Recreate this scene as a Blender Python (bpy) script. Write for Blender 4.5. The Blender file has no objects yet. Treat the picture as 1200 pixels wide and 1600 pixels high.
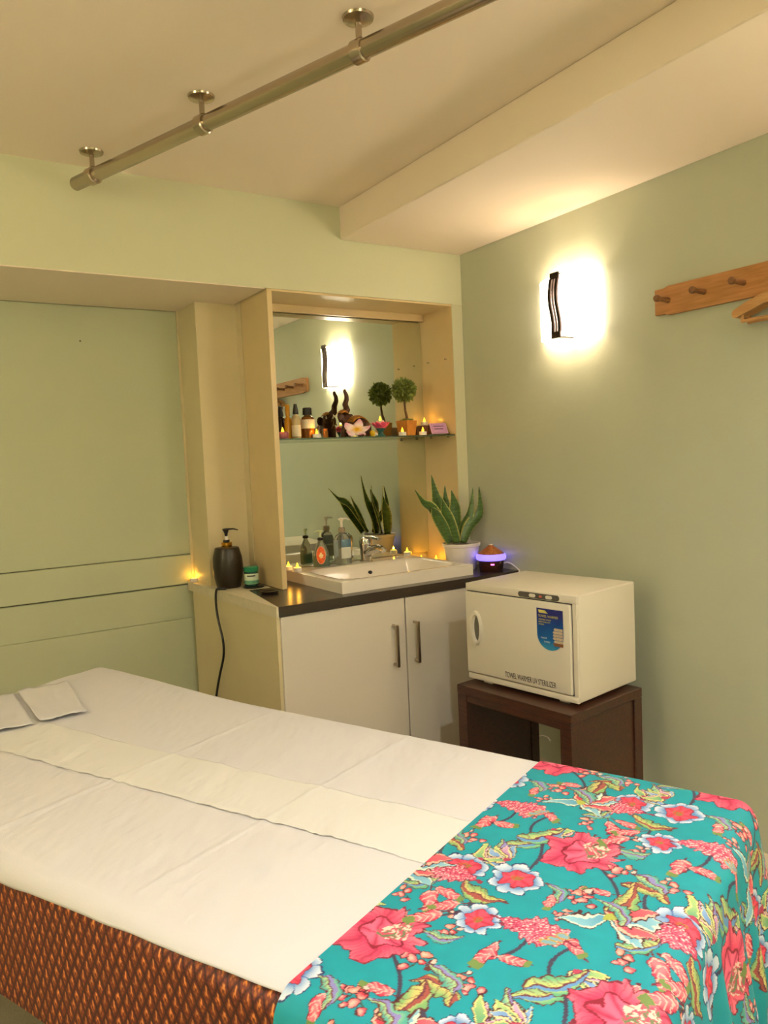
import bpy, bmesh, math, random
import numpy as np
from mathutils import Vector, Matrix
PI = math.pi
random.seed(7); np.random.seed(7)
S = bpy.context.scene
COL = S.collection

# ------------------------------------------------------------------ camera
F = 1200.0
def rot(yaw, pitch, roll):
    B = np.array([[1, 0, 0], [0, 0, -1], [0, 1, 0]], float)
    c, s = math.cos(yaw), math.sin(yaw); Rz = np.array([[c, -s, 0], [s, c, 0], [0, 0, 1]])
    c, s = math.cos(pitch), math.sin(pitch); Rx = np.array([[1, 0, 0], [0, c, -s], [0, s, c]])
    c, s = math.cos(roll), math.sin(roll); Rr = np.array([[c, -s, 0], [s, c, 0], [0, 0, 1]])
    return Rr @ Rx @ B @ Rz
R = rot(math.radians(32.37), math.radians(3.98), math.radians(-2.53))
C = np.array([0, 0, 1.44])
cam = bpy.data.cameras.new('camera'); cam.sensor_fit = 'HORIZONTAL'; cam.sensor_width = 36; cam.lens = 36.0
cam.clip_start = 0.02
co = bpy.data.objects.new('camera', cam); COL.objects.link(co)
M = Matrix([[R[0][i], -R[1][i], -R[2][i], C[i]] for i in range(3)] + [[0, 0, 0, 1]])
co.matrix_world = M
S.camera = co
# a pixel gives a direction; the plane it is cut with comes from what the thing stands on or hangs from
def on(ax, val, x, y):
    d = R.T @ np.array([(x - 600) / F, (y - 800) / F, 1.0]); t = (val - C[ax]) / d[ax]; return C + t * d
def Zp(z, x, y): return on(2, z, x, y)
def Yp(v, x, y): return on(1, v, x, y)
def Xp(v, x, y): return on(0, v, x, y)

# ------------------------------------------------------------------ world, exposure
w = bpy.data.worlds.new('world'); S.world = w; w.use_nodes = True
w.node_tree.nodes['Background'].inputs[0].default_value = (0.9, 0.8, 0.65, 1)
w.node_tree.nodes['Background'].inputs[1].default_value = 0.05
vs = S.view_settings
vs.view_transform = 'Standard'; vs.look = 'None'; vs.gamma = 1; vs.use_curve_mapping = False
vs.exposure = 0.08
SCONCE_COL = (1.0, 0.80, 0.635); SCONCE_E = 11.0; BULB_W = 2.5; NEAR_E = 40.0; NEAR_W = 150.0
SIDE_E = 22.0; SIDE_W = 300.0
DOWN_COL = (0.94, 0.97, 1.0); DOWN_W = 23.0

# ------------------------------------------------------------------ helpers
def lin(h):
    h = h.lstrip('#'); v = [int(h[i:i + 2], 16) / 255 for i in (0, 2, 4)]
    return tuple(x / 12.92 if x <= .04045 else ((x + .055) / 1.055) ** 2.4 for x in v)

def mat(name, col, rough=.5, metal=0, bump=0, bscale=60, var=0, vscale=8, trans=0, ior=1.45, emit=None, es=0, coat=0, sheen=0, spec=.5, alpha=1):
    m = bpy.data.materials.new(name); m.use_nodes = True
    nt = m.node_tree; N = nt.nodes; L = nt.links; b = N['Principled BSDF']
    c = lin(col) if isinstance(col, str) else col
    b.inputs['Base Color'].default_value = (*c, 1); b.inputs['Roughness'].default_value = rough
    b.inputs['Metallic'].default_value = metal; b.inputs['IOR'].default_value = ior
    b.inputs['Transmission Weight'].default_value = trans; b.inputs['Coat Weight'].default_value = coat
    b.inputs['Coat Roughness'].default_value = .08
    b.inputs['Sheen Weight'].default_value = sheen; b.inputs['Specular IOR Level'].default_value = spec
    if emit:
        b.inputs['Emission Color'].default_value = (*emit, 1); b.inputs['Emission Strength'].default_value = es
    if bump or var:
        tc = N.new('ShaderNodeTexCoord')
        if var:
            n = N.new('ShaderNodeTexNoise'); n.inputs['Scale'].default_value = vscale; n.inputs['Detail'].default_value = 4
            L.new(tc.outputs['Object'], n.inputs['Vector'])
            mr = N.new('ShaderNodeMapRange'); mr.inputs[1].default_value = .25; mr.inputs[2].default_value = .75
            mr.inputs[3].default_value = 1 - var; mr.inputs[4].default_value = 1 + var
            L.new(n.outputs['Fac'], mr.inputs[0])
            mx = N.new('ShaderNodeMix'); mx.data_type = 'RGBA'; mx.blend_type = 'MULTIPLY'; mx.inputs[0].default_value = 1
            mx.inputs[6].default_value = (*c, 1); L.new(mr.outputs[0], mx.inputs[7]); L.new(mx.outputs[2], b.inputs['Base Color'])
        if bump:
            n2 = N.new('ShaderNodeTexNoise'); n2.inputs['Scale'].default_value = bscale; n2.inputs['Detail'].default_value = 6
            L.new(tc.outputs['Object'], n2.inputs['Vector'])
            bp = N.new('ShaderNodeBump'); bp.inputs['Strength'].default_value = bump; bp.inputs['Distance'].default_value = .004
            L.new(n2.outputs['Fac'], bp.inputs['Height']); L.new(bp.outputs[0], b.inputs['Normal'])
    return m

def wood(name, c1, c2, scale=(2, 30, 30), rough=.5, coat=0):
    m = bpy.data.materials.new(name); m.use_nodes = True
    nt = m.node_tree; N = nt.nodes; L = nt.links; b = N['Principled BSDF']
    tc = N.new('ShaderNodeTexCoord'); mp = N.new('ShaderNodeMapping'); mp.inputs['Scale'].default_value = scale
    n = N.new('ShaderNodeTexNoise'); n.inputs['Scale'].default_value = 3; n.inputs['Detail'].default_value = 6; n.inputs['Distortion'].default_value = .6
    cr = N.new('ShaderNodeValToRGB'); e = cr.color_ramp.elements
    e[0].position = .3; e[0].color = (*lin(c1), 1); e[1].position = .7; e[1].color = (*lin(c2), 1)
    L.new(tc.outputs['Object'], mp.inputs[0]); L.new(mp.outputs[0], n.inputs['Vector']); L.new(n.outputs['Fac'], cr.inputs[0])
    L.new(cr.outputs[0], b.inputs['Base Color'])
    bp = N.new('ShaderNodeBump'); bp.inputs['Strength'].default_value = .15; bp.inputs['Distance'].default_value = .002
    L.new(n.outputs['Fac'], bp.inputs['Height']); L.new(bp.outputs[0], b.inputs['Normal'])
    b.inputs['Roughness'].default_value = rough; b.inputs['Coat Weight'].default_value = coat
    return m

def attr_mat(name, rough=.75, bump=.15, bscale=900):
    m = bpy.data.materials.new(name); m.use_nodes = True
    N = m.node_tree.nodes; L = m.node_tree.links; b = N['Principled BSDF']
    a = N.new('ShaderNodeAttribute'); a.attribute_name = 'print'
    L.new(a.outputs['Color'], b.inputs['Base Color']); b.inputs['Roughness'].default_value = rough
    tc = N.new('ShaderNodeTexCoord'); n = N.new('ShaderNodeTexNoise'); n.inputs['Scale'].default_value = bscale
    L.new(tc.outputs['Object'], n.inputs['Vector'])
    bp = N.new('ShaderNodeBump'); bp.inputs['Strength'].default_value = bump; bp.inputs['Distance'].default_value = .001
    L.new(n.outputs['Fac'], bp.inputs['Height']); L.new(bp.outputs[0], b.inputs['Normal'])
    return m

class G:
    """collects shapes; build() links them as ONE mesh object"""
    def __init__(s): s.v = []; s.f = []
    def add(s, vs_, fs):
        o = len(s.v); s.v += [tuple(map(float, p)) for p in vs_]; s.f += [tuple(i + o for i in f) for f in fs]; return s
    def bm(s, b):
        b.verts.index_update(); s.add([v.co for v in b.verts], [[v.index for v in f.verts] for f in b.faces]); b.free(); return s
    def box(s, lo, hi, bev=0, seg=2):
        b = bmesh.new(); bmesh.ops.create_cube(b, size=1)
        for v in b.verts:
            v.co = Vector([lo[i] + (v.co[i] + .5) * (hi[i] - lo[i]) for i in range(3)])
        if bev: bmesh.ops.bevel(b, geom=b.edges[:], offset=bev, segments=seg, affect='EDGES', profile=.5)
        return s.bm(b)
    def lathe(s, prof, c=(0, 0, 0), n=24, sx=1, sy=1):
        vs_ = []; fs = []
        for r, z in prof:
            for k in range(n):
                a = 2 * PI * k / n; vs_.append((c[0] + sx * r * math.cos(a), c[1] + sy * r * math.sin(a), c[2] + z))
        for i in range(len(prof) - 1):
            for k in range(n):
                fs.append((i * n + k, i * n + (k + 1) % n, (i + 1) * n + (k + 1) % n, (i + 1) * n + k))
        if prof[0][0] > 1e-6: fs.append(tuple(range(n))[::-1])
        if prof[-1][0] > 1e-6: fs.append(tuple((len(prof) - 1) * n + k for k in range(n)))
        return s.add(vs_, fs)
    def tube(s, pts, r, n=10, cap=True, flat=1):
        pts = [Vector(p) for p in pts]; m = len(pts); rs = r if isinstance(r, (list, tuple)) else [r] * m
        vs_ = []; fs = []; up = Vector((0, 0, 1)); prev = None
        for i, p in enumerate(pts):
            t = (pts[min(i + 1, m - 1)] - pts[max(i - 1, 0)]).normalized()
            if prev is None:
                a = up if abs(t.z) < .9 else Vector((1, 0, 0)); x = t.cross(a).normalized()
            else: x = (prev - t * prev.dot(t)).normalized()
            prev = x; y = t.cross(x)
            for k in range(n):
                a = 2 * PI * k / n; vs_.append(p + x * (rs[i] * math.cos(a)) + y * (flat * rs[i] * math.sin(a)))
        for i in range(m - 1):
            for k in range(n): fs.append((i * n + k, i * n + (k + 1) % n, (i + 1) * n + (k + 1) % n, (i + 1) * n + k))
        if cap: fs += [tuple(range(n))[::-1], tuple((m - 1) * n + k for k in range(n))]
        return s.add(vs_, fs)
    def prism(s, poly, z0, z1, axis=2):
        n = len(poly)
        def P(a, b, c): return {2: (a, b, c), 0: (c, a, b), 1: (a, c, b)}[axis]
        vs_ = [P(a, b, z0) for a, b in poly] + [P(a, b, z1) for a, b in poly]
        fs = [tuple(range(n))[::-1], tuple(range(n, 2 * n))] + [(i, (i + 1) % n, n + (i + 1) % n, n + i) for i in range(n)]
        return s.add(vs_, fs)
    def ball(s, c, r, n=16, m=10):
        r = (r, r, r) if not isinstance(r, (tuple, list)) else r
        vs_ = [(c[0], c[1], c[2] - r[2])]; fs = []
        for i in range(1, m):
            ph = -PI / 2 + PI * i / m
            for k in range(n):
                a = 2 * PI * k / n; vs_.append((c[0] + r[0] * math.cos(ph) * math.cos(a), c[1] + r[1] * math.cos(ph) * math.sin(a), c[2] + r[2] * math.sin(ph)))
        vs_.append((c[0], c[1], c[2] + r[2])); e = len(vs_) - 1
        for k in range(n):
            fs.append((0, 1 + (k + 1) % n, 1 + k)); fs.append((e, 1 + (m - 2) * n + k, 1 + (m - 2) * n + (k + 1) % n))
            for i in range(m - 2):
                a = 1 + i * n; fs.append((a + k, a + (k + 1) % n, a + n + (k + 1) % n, a + n + k))
        return s.add(vs_, fs)
    def build(s, name, m, parent=None, smooth=True, ang=35):
        me = bpy.data.meshes.new(name); me.from_pydata(s.v, [], s.f); 
        b = bmesh.new(); b.from_mesh(me); bmesh.ops.recalc_face_normals(b, faces=b.faces); b.to_mesh(me); b.free()
        if m: me.materials.append(m)
        if smooth:
            for p in me.polygons: p.use_smooth = True
            me.set_sharp_from_angle(angle=math.radians(ang))
        o = bpy.data.objects.new(name, me); COL.objects.link(o)
        if parent: o.parent = parent
        return o

def gridmesh(name, P, m, parent=None, cols=None, mask=None):
    ny, nx = P.shape[:2]; me = bpy.data.meshes.new(name)
    i = np.arange(ny * nx).reshape(ny, nx)
    q = np.stack([i[:-1, :-1], i[:-1, 1:], i[1:, 1:], i[1:, :-1]], -1).reshape(-1, 4)
    if mask is not None: q = q[mask.reshape(-1)]
    nq = len(q)
    me.vertices.add(ny * nx); me.vertices.foreach_set('co', P.reshape(-1).astype(np.float32))
    me.loops.add(nq * 4); me.loops.foreach_set('vertex_index', q.reshape(-1).astype(np.int32))
    me.polygons.add(nq); me.polygons.foreach_set('loop_start', np.arange(0, nq * 4, 4, dtype=np.int32))
    me.polygons.foreach_set('use_smooth', np.ones(nq, dtype=bool))
    me.update(calc_edges=True)
    if cols is not None:
        a = me.color_attributes.new('print', 'FLOAT_COLOR', 'POINT')
        c4 = np.concatenate([cols.reshape(-1, 3), np.ones((ny * nx, 1))], 1).astype(np.float32); a.data.foreach_set('color', c4.reshape(-1))
    me.materials.append(m); me.validate()
    o = bpy.data.objects.new(name, me); COL.objects.link(o)
    if parent: o.parent = parent
    return o

def tag(o, label, cat, group=None):
    o['label'] = label; o['category'] = cat
    if group: o['group'] = group
    return o
def thing(name, label, cat, loc=(0, 0, 0), rz=0, group=None):
    o = bpy.data.objects.new(name, None); COL.objects.link(o); o.empty_display_size = .02
    o.location = loc; o.rotation_euler = (0, 0, rz); return tag(o, label, cat, group)
def struct(o, label=None):
    o['kind'] = 'structure'
    if label: o['label'] = label
    return o
def dup(root, loc, label, rz=None):
    r = root.copy(); COL.objects.link(r); r.location = loc; r['label'] = label
    if rz is not None: r.rotation_euler = (0, 0, rz)
    for ch in root.children:
        c = ch.copy(); COL.objects.link(c); c.parent = r
        for g in ch.children:
            d = g.copy(); COL.objects.link(d); d.parent = c
    return r

# ------------------------------------------------------------------ materials
m_green = mat('sage_paint', '#c2c9a9', .6, bump=.12, bscale=90, var=.015, vscale=3)
m_greenR = mat('sage_paint_right', '#bdc3ac', .45, bump=.25, bscale=35, var=.02, vscale=4)
m_head = mat('pale_sage_paint', '#d6d8b6', .6, bump=.1, bscale=90)
m_ceil = mat('ceiling_paint', '#f8ead4', .7, bump=.08, bscale=60)
m_cream = mat('cream_paint', '#dccfa6', .5, bump=.1, bscale=80, var=.02)
m_lam = mat('cream_laminate', '#dcc695', .28, bump=.05, bscale=25, var=.03)
m_strip = mat('pale_edge', '#cfcfae', .5)
m_white = mat('white_gloss_door', '#ddd6c8', .35, bump=.02)
m_whitep = mat('white_plastic', '#e4ddcb', .35)
m_dark = mat('dark_worktop', '#3a322b', .25, var=.15, vscale=120)
m_trimw = mat('worktop_edge', '#d9d0b4', .45, var=.06, vscale=40)
m_cer = mat('ceramic', '#eee7da', .12, coat=.4)
m_chrome = mat('chrome', '#c9c9c9', .08, 1)
m_steel = mat('brushed_steel', '#b8ab98', .24, 1, bump=.05, bscale=200)
m_nickel = mat('brushed_nickel', '#b5a996', .3, 1)
m_mirror = mat('mirror_silver', '#dfe6dc', .0, 1)
m_glass = mat('shelf_glass', '#cfe6dc', .02, trans=1, ior=1.45)
m_black = mat('black_plastic', '#15120f', .35)
m_gold = mat('gold_metal', '#c58e2c', .25, 1)
m_darkwood = wood('dark_wood', '#2c170e', '#4a281a', (4, 40, 40), .4, .2)
m_oak = wood('oak', '#a5713c', '#c08a52', (30, 3, 30), .55)
m_peg = wood('peg_wood', '#6e4a2c', '#8a5f3a', (30, 30, 30), .5)
m_floor = mat('floor_carpet', '#a79f86', .9, bump=.5, bscale=400, var=.12, vscale=200)
m_joint = mat('panel_joint', '#55573c', .9)

# ------------------------------------------------------------------ structure
XR, YH, YB, YM = 2.48, 3.093, 3.70, 3.37
ZC, ZB, ZH = 2.586, 2.44, 2.195
XL, YF = -1.6, -1.8
struct(G().box((XL - .1, YF - .1, -.1), (XR + .1, YB + .1, 0)).build('floor', m_floor), 'olive beige carpet under the bed')
struct(G().box((XL - .1, YF - .1, ZC), (XR + .1, YB + .1, ZC + .1)).build('ceiling', m_ceil), 'cream painted ceiling')
struct(G().box((1.79, YF, ZB), (XR, YH, ZC - .0005), .004, 1).build('trim_1', m_ceil), 'boxed cream ceiling beam along the right wall')
struct(G().box((XR, YF - .1, 0), (XR + .1, YB + .1, ZC)).build('wall_right', m_greenR), 'sage green wall with lamp and peg rail')
struct(G().box((XL - .1, YF - .1, 0), (XL, YB + .1, ZC)).build('wall_left', m_green))
struct(G().box((XL, YF - .1, 0), (XR, YF, ZC)).build('wall_front', m_green))
hd = struct(G().box((XL, YH, ZH), (XR, YB + .1, ZC)).build('wall_header', m_head), 'pale green wall above the recess and mirror')
struct(G().box((XL, YH + .002, ZH - .004), (1.405, YB - .002, ZH)).build('trim_2', m_ceil), 'cream soffit of the wall recess')
wb = struct(G().box((XL, YB + .015, 0), (XR, YB + .1, ZH)).build('wall_back', m_joint))
# recess panels: each board proud of the joint behind it
for z0, z1, p in ((1.0145, ZH - .004, .0), (.868, 1.0115, .008), (.697, .862, -.002), (0, .6965, .004)):
    G().box((XL, YB - p, z0), (1.21, YB + .016, z1), .003, 1).build('panel', m_green, wb)
p_ = Yp(YB, 125, 533); G().tube([(p_[0], YB + .004, p_[2]), (p_[0], YB - .006, p_[2])], .0035, 8).build('nail', m_joint, wb)
struct(G().box((1.213, 3.45, .0), (1.41, YB + .016, ZH - .004)).build('wall_pier', m_cream), 'cream painted pier beside the mirror')
struct(G().box((1.41, YM + .02, .0), (XR, YB + .016, ZH)).build('wall_niche', m_cream))
struct(G().box((1.203, YB - .012, .88), (1.2125, YB, ZH - .004)).build('trim_3', m_cream), 'thin cream edge bead of the recess')

# ------------------------------------------------------------------ lamps
def wavy(z, k): return .009 * math.sin((z) * 2 * PI / .25 * 1.0 + .6) + k
def sconce(loc, rz, label, e, bw):
    """local: wall at x=0, glass bulges to -x, width along y"""
    t = thing('wall_sconce', label, 'lamp', loc, rz, None)
    g = G().box((-.012, -.10, -.09), (0, .10, .09), .003, 1); g.build('backplate', m_whitep, t)
    P = np.zeros((14, 29, 3))
    for j in range(14):
        for i in range(29):
            u = -1 + 2 * i / 28; y = u * .168; x = -.012 - .085 * (1 - u * u) ** .75; P[j, i] = (x, y, -.123 + .246 * j / 13)
    gm = mat('lit_opal_glass', '#fff4e0', .4, emit=SCONCE_COL, es=e)
    go = gridmesh('glass_shade', P, gm, t)
    md = go.modifiers.new('thick', 'SOLIDIFY'); md.thickness = .004; md.offset = 1
    l = bpy.data.lights.new('bulb', 'POINT'); l.energy = bw; l.color = SCONCE_COL; l.shadow_soft_size = .03
    lo = bpy.data.objects.new('bulb', l); COL.objects.link(lo); lo.parent = t; lo.location = (-.05, 0, .02)
    g = G()
    for k, wv in ((-.0185, .0072), (.0185, .0072), (.0, .003)):
        zs = np.linspace(-.112, .112, 23); vv = []; n_ = len(zs)
        for x in (-.108, -.100):
            for z in zs: vv += [(x, wavy(z, k) - wv, z), (x, wavy(z, k) + wv, z)]
        ff = []
        for i in range(n_ - 1):
            a_, b_ = 2 * i, 2 * n_ + 2 * i
            ff += [(a_, a_ + 1, a_ + 3, a_ + 2), (b_, b_ + 2, b_ + 3, b_ + 1), (a_, a_ + 2, b_ + 2, b_), (a_ + 1, b_ + 1, b_ + 3, a_ + 3)]
        g.add(vv, ff)
    for z0, z1 in ((-.135, -.108), (.108, .135)):
        zc = (z0 + z1) / 2; yk = wavy(zc, 0)
        g.box((-.109, yk - .0245, z0), (-.099, yk + .0245, z1), .002, 1)
        g.box((-.105, yk - .008, zc + (.006 if zc > 0 else -.010)), (-.008, yk + .008, zc + (.010 if zc > 0 else -.006)))
    g.build('trim_bar', mat('bronze_bar', '#3b3028', .35, .8), t)
    return t
sconce((XR, 2.35, 2.045), 0, 'lit curved opal glass wall lamp with wavy dark bar beside peg rail', SCONCE_E, BULB_W)
sconce((XR, .30, 2.045), 0, 'added unseen fill lamp in curved opal glass at the far end of the peg rail wall', NEAR_E, NEAR_W)  # out-of-frame copy of the visible lamp, added to brighten the ceiling
sconce((XL, 1.5, 2.045), PI, 'added unseen fill lamp in curved opal glass on the wall opposite the peg rail', SIDE_E, SIDE_W)  # unseen lamp added as fill from the left
sconce((.2, YF, 2.045), -PI / 2, 'added unseen fill lamp in curved opal glass on the wall facing the mirror', SIDE_E, SIDE_W)  # added behind the camera to raise the room light, out of frame

def downlight(loc):
    t = thing('ceiling_downlight', 'round recessed downlight in the ceiling over the bed foot', 'lamp', loc)
    G().lathe([(.036, -.004), (.036, -.012), (.055, -.008), (.056, 0)], n=32).build('bezel', m_nickel, t)
    G().lathe([(.001, -.0045), (.035, -.0045)], n=24).build('lens', mat('lit_lens', '#ffffff', .4, emit=DOWN_COL, es=30), t)
    l = bpy.data.lights.new('downlight_beam', 'AREA'); l.shape = 'DISK'; l.size = .09; l.energy = DOWN_W; l.color = DOWN_COL; l.spread = math.radians(150)
    o = bpy.data.objects.new('downlight_beam', l); COL.objects.link(o); o.parent = t; o.location = (0, 0, -.016)
downlight((.80, .12, ZC))

# ------------------------------------------------------------------ ceiling rail
P0 = Vector((.645, 3.045, 2.5)); P1 = Vector((1.217, 1.447, 2.5)); dr = (P1 - P0).normalized(); Pe = P0 + dr * 3.4
t = thing('ceiling_rail', 'brushed steel tube rail hung below the cream ceiling on three flanged posts', 'rail', (P0.x, P0.y, ZC))
o3 = Vector((P0.x, P0.y, ZC))
G().tube([P0 - o3, P0 + dr * .004 - o3, Pe - o3], [.0225, .0245, .0245], 24).build('tube', m_steel, t)
for y in (2.935, 2.358, 1.762, .9):
    k = (y - P0.y) / dr.y; p = P0 + dr * k - o3
    g = G().lathe([(.0085, p.z + .02), (.0085, -.012)], (p.x, p.y, 0), 12); post = g.build('post', m_steel, t)
    G().lathe([(.0085, -.016), (.030, -.010), (.040, -.007), (.042, -.001)], (p.x, p.y, 0), 28).build('flange', m_steel, post)
    q = p - dr * .018; q2 = p + dr * .018
    G().tube([q, q + dr * .003, q2 - dr * .003, q2], [.026, .030, .030, .026], 24).build('collar', m_steel, post)

# ------------------------------------------------------------------ vanity
ZW = .88
# worktop ring around the basin hole
wt = thing('worktop', 'dark brown laminate worktop around the white basin', 'worktop', (1.8, 3.05, ZW))
def loc(poly, ox=1.8, oy=3.05): return [(a - ox, b - oy) for a, b in poly]
bx0, bx1, by0, by1 = 1.547, 2.250, 2.795, 3.345
g = G()
g.prism(loc([(1.226, 2.733), (bx0 + .03, 2.733), (bx0 + .03, 3.368), (1.412, 3.368), (1.412, 3.20), (1.296, 3.20)]), -.040, 0)
g.prism(loc([(bx0 + .03, 2.733), (bx1 - .03, 2.733), (bx1 - .03, by0 + .03), (bx0 + .03, by0 + .03)]), -.040, 0)
g.prism(loc([(bx0 + .03, by1 - .03), (bx1 - .03, by1 - .03), (bx1 - .03, 3.368), (bx0 + .03, 3.368)]), -.040, 0)
g.prism(loc([(bx1 - .03, 2.733), (2.478, 2.733), (2.478, 3.090), (2.41, 3.090), (2.41, 3.368), (bx1 - .03, 3.368)]), -.040, 0)
g.build('top', m_dark, wt)
g = G().prism(loc([(1.178, 3.688), (1.216, 2.733), (1.2255, 2.733), (1.2955, 3.2005), (1.405, 3.2005), (1.405, 3.448), (1.212, 3.448), (1.212, 3.688)]), -.042, .0)
g.build('side_ledge', m_trimw, wt)['label'] = 'cream wooden ledge strip'
vc = thing('vanity_cabinet', 'white two-door vanity cabinet under the dark worktop', 'cabinet', (1.8, 3.05, 0))
G().prism(loc([(1.186, 3.64), (1.208, 3.17), (1.226, 3.17), (1.204, 3.64)]), 0, .836).build('side_panel', m_cream, vc)
G().prism(loc([(1.204, 3.168), (1.222, 2.75), (1.238, 2.75), (1.222, 3.168)]), 0, .836).build('side_panel', m_cream, vc)
G().box((1.26 - 1.8, 2.80 - 3.05, .0), (2.46 - 1.8, 3.30 - 3.05, .10)).build('plinth', m_white, vc)
G().box((1.25 - 1.8, 3.31 - 3.05, .1), (2.46 - 1.8, 3.33 - 3.05, .80)).build('back_panel', m_white, vc)
G().box((2.420 - 1.8, 2.742 - 3.05, .0), (2.476 - 1.8, 2.760 - 3.05, .836)).build('filler', m_white, vc)
for x0, x1, hx in ((1.236, 1.8205, 1.757), (1.8265, 2.416, 1.866)):
    d = G().box((x0 - 1.8, 2.740 - 3.05, .10), (x1 - 1.8, 2.758 - 3.05, .836), .0015, 1).build('door', m_white, vc)
    g = G().box((hx - 1.8 - .007, 2.702 - 3.05, .548), (hx - 1.8 + .007, 2.714 - 3.05, .732), .002, 1)
    for z in (.556, .724): g.tube([(hx - 1.8, 2.741 - 3.05, z), (hx - 1.8, 2.710 - 3.05, z)], .0065, 12)
    g.build('handle', m_nickel, d)['label'] = 'brushed metal bar handle'

# mirror niche
mc = thing('mirror_cabinet', 'open cream niche framing the mirror above the basin', 'cabinet', (1.92, 3.23, ZW))
def b3(lo, hi): return [lo[0] - 1.92, lo[1] - 3.23, lo[2] - ZW], [hi[0] - 1.92, hi[1] - 3.23, hi[2] - ZW]
G().box(*b3((1.412, YH + .001, ZW + .001), (1.436, 3.385, ZH - .001)), .001, 1).build('side_panel', m_lam, mc)
sp = G().box(*b3((2.413, YH + .001, ZW + .001), (2.4785, 3.385, ZH - .001)), .001, 1).build('side_panel', m_lam, mc)
G().box(*b3((2.4135, YH - .002, ZW + .001), (2.4785, YH + .0012, ZH - .001))).build('edge_strip', m_strip, sp)
G().box(*b3((1.436, YH + .003, ZH - .010), (2.413, 3.385, ZH - .001))).build('top_board', m_lam, mc)
G().box(*b3((1.436, 3.335, 2.150), (2.413, 3.352, ZH - .010)), .001, 1).build('fascia_board', m_lam, mc)
tag(G().box((1.437, YM - .005, ZW + .05), (2.4115, YM, 2.149)).build('wall_mirror', m_mirror, smooth=False), 'large frameless mirror at the back of the niche', 'mirror')
gs = thing('glass_shelf', 'clear glass shelf crossing the mirror niche', 'shelf', (1.92, 3.23, 1.54))
G().box((1.4365 - 1.92, 3.10 - 3.23, 0), (2.4125 - 1.92, 3.355 - 3.23, .007), .001, 1).build('pane', m_glass, gs)
for x, s in ((1.4365, 1), (2.4125, -1)):
    for y in (3.15, 3.30):
        G().tube([(x - 1.92, y - 3.23, -.0045), (x - 1.92 + s * .014, y - 3.23, -.0045)], .0035, 8).build('shelf_peg', m_chrome, gs)
        G().tube([(x - 1.92, y - 3.23, .39), (x - 1.92 + s * .012, y - 3.23, .39)], .0035, 8).build('shelf_peg', m_chrome, gs)

# ------------------------------------------------------------------ basin and tap
bs = thing('wash_basin', 'white rectangular ceramic wash basin set on the dark worktop', 'basin', ((bx0 + bx1) / 2, (by0 + by1) / 2, ZW))
W2, D2 = (bx1 - bx0) / 2, (by1 - by0) / 2
nx, ny = 61, 53
P = np.zeros((ny, nx, 3))
for j in range(ny):
    for i in range(nx):
        x = -W2 + 2 * W2 * i / (nx - 1); y = -D2 + 2 * D2 * j / (ny - 1)
        cx, cy, hx, hy, r = 0, -.045, W2 - .035, D2 - .085, .09
        qx, qy = abs(x - cx) - hx + r, abs(y - cy) - hy + r
        sd = math.hypot(max(qx, 0), max(qy, 0)) + min(max(qx, qy), 0) - r
        k = min(1, max(0, (-sd - .0) / .10)); k = k * k * (3 - 2 * k) * .6 + .4 * min(1, k * 2.2)
        rim = -.004 * (1 if (abs(x) > W2 - .001 or abs(y) > D2 - .001) else 0)
        P[j, i] = (x, y, .052 + rim - .095 * k)
bowl = gridmesh('bowl', P, m_cer, bs)
g = G()
ring = [(-W2, -D2), (W2, -D2), (W2, D2), (-W2, D2)]
for i in range(4):
    a, b = ring[i], ring[(i + 1) % 4]
    g.add([(a[0], a[1], 0), (b[0], b[1], 0), (b[0], b[1], .048), (a[0], a[1], .048)], [(0, 1, 2, 3)])
    g.add([(a[0] * .997, a[1] * .997, 0), (b[0] * .997, b[1] * .997, 0), (a[0] * 1.006, a[1] * 1.006, 0.0005), (b[0] * 1.006, b[1] * 1.006, .0005)], [(0, 1, 3, 2)])
g.build('rim_wall', m_cer, bs)
cx_, cy_ = bs.location.x, bs.location.y
G().ball((1.922 - cx_, 3.183 - cy_, .889 - ZW), (.012, .009, .010), 16, 10).build('overflow_hole', m_black, bs)
G().lathe([(.0, -.043), (.022, -.041), (.024, -.044)], (0, -.05, 0), 20).build('drain', m_chrome, bs)

tp = thing('basin_tap', 'chrome single-lever mixer tap at the back of the basin', 'tap', (1.955, 3.268, ZW + .052))
G().lathe([(.034, 0), (.034, .005), (.030, .008), (.029, .06), (.033, .082), (.034, .105), (.030, .118), (.014, .125), (0, .126)], n=28).build('body', m_chrome, tp)
G().tube([(0, -.01, .045), (.012, -.05, .062), (.022, -.088, .070), (.028, -.112, .066), (.030, -.120, .056)], [.027, .023, .019, .017, .015], 16).build('spout', m_chrome, tp)
lv = G().tube([(.004, -.008, .120), (.014, -.05, .122), (.022, -.092, .116)], [.022, .017, .012], 14, flat=.5).build('lever', m_chrome, tp)
G().tube([(-.018, -.0205, .098), (-.0195, -.0225, .098)], .004, 10).build('marker_dot', m_black, lv)

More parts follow.
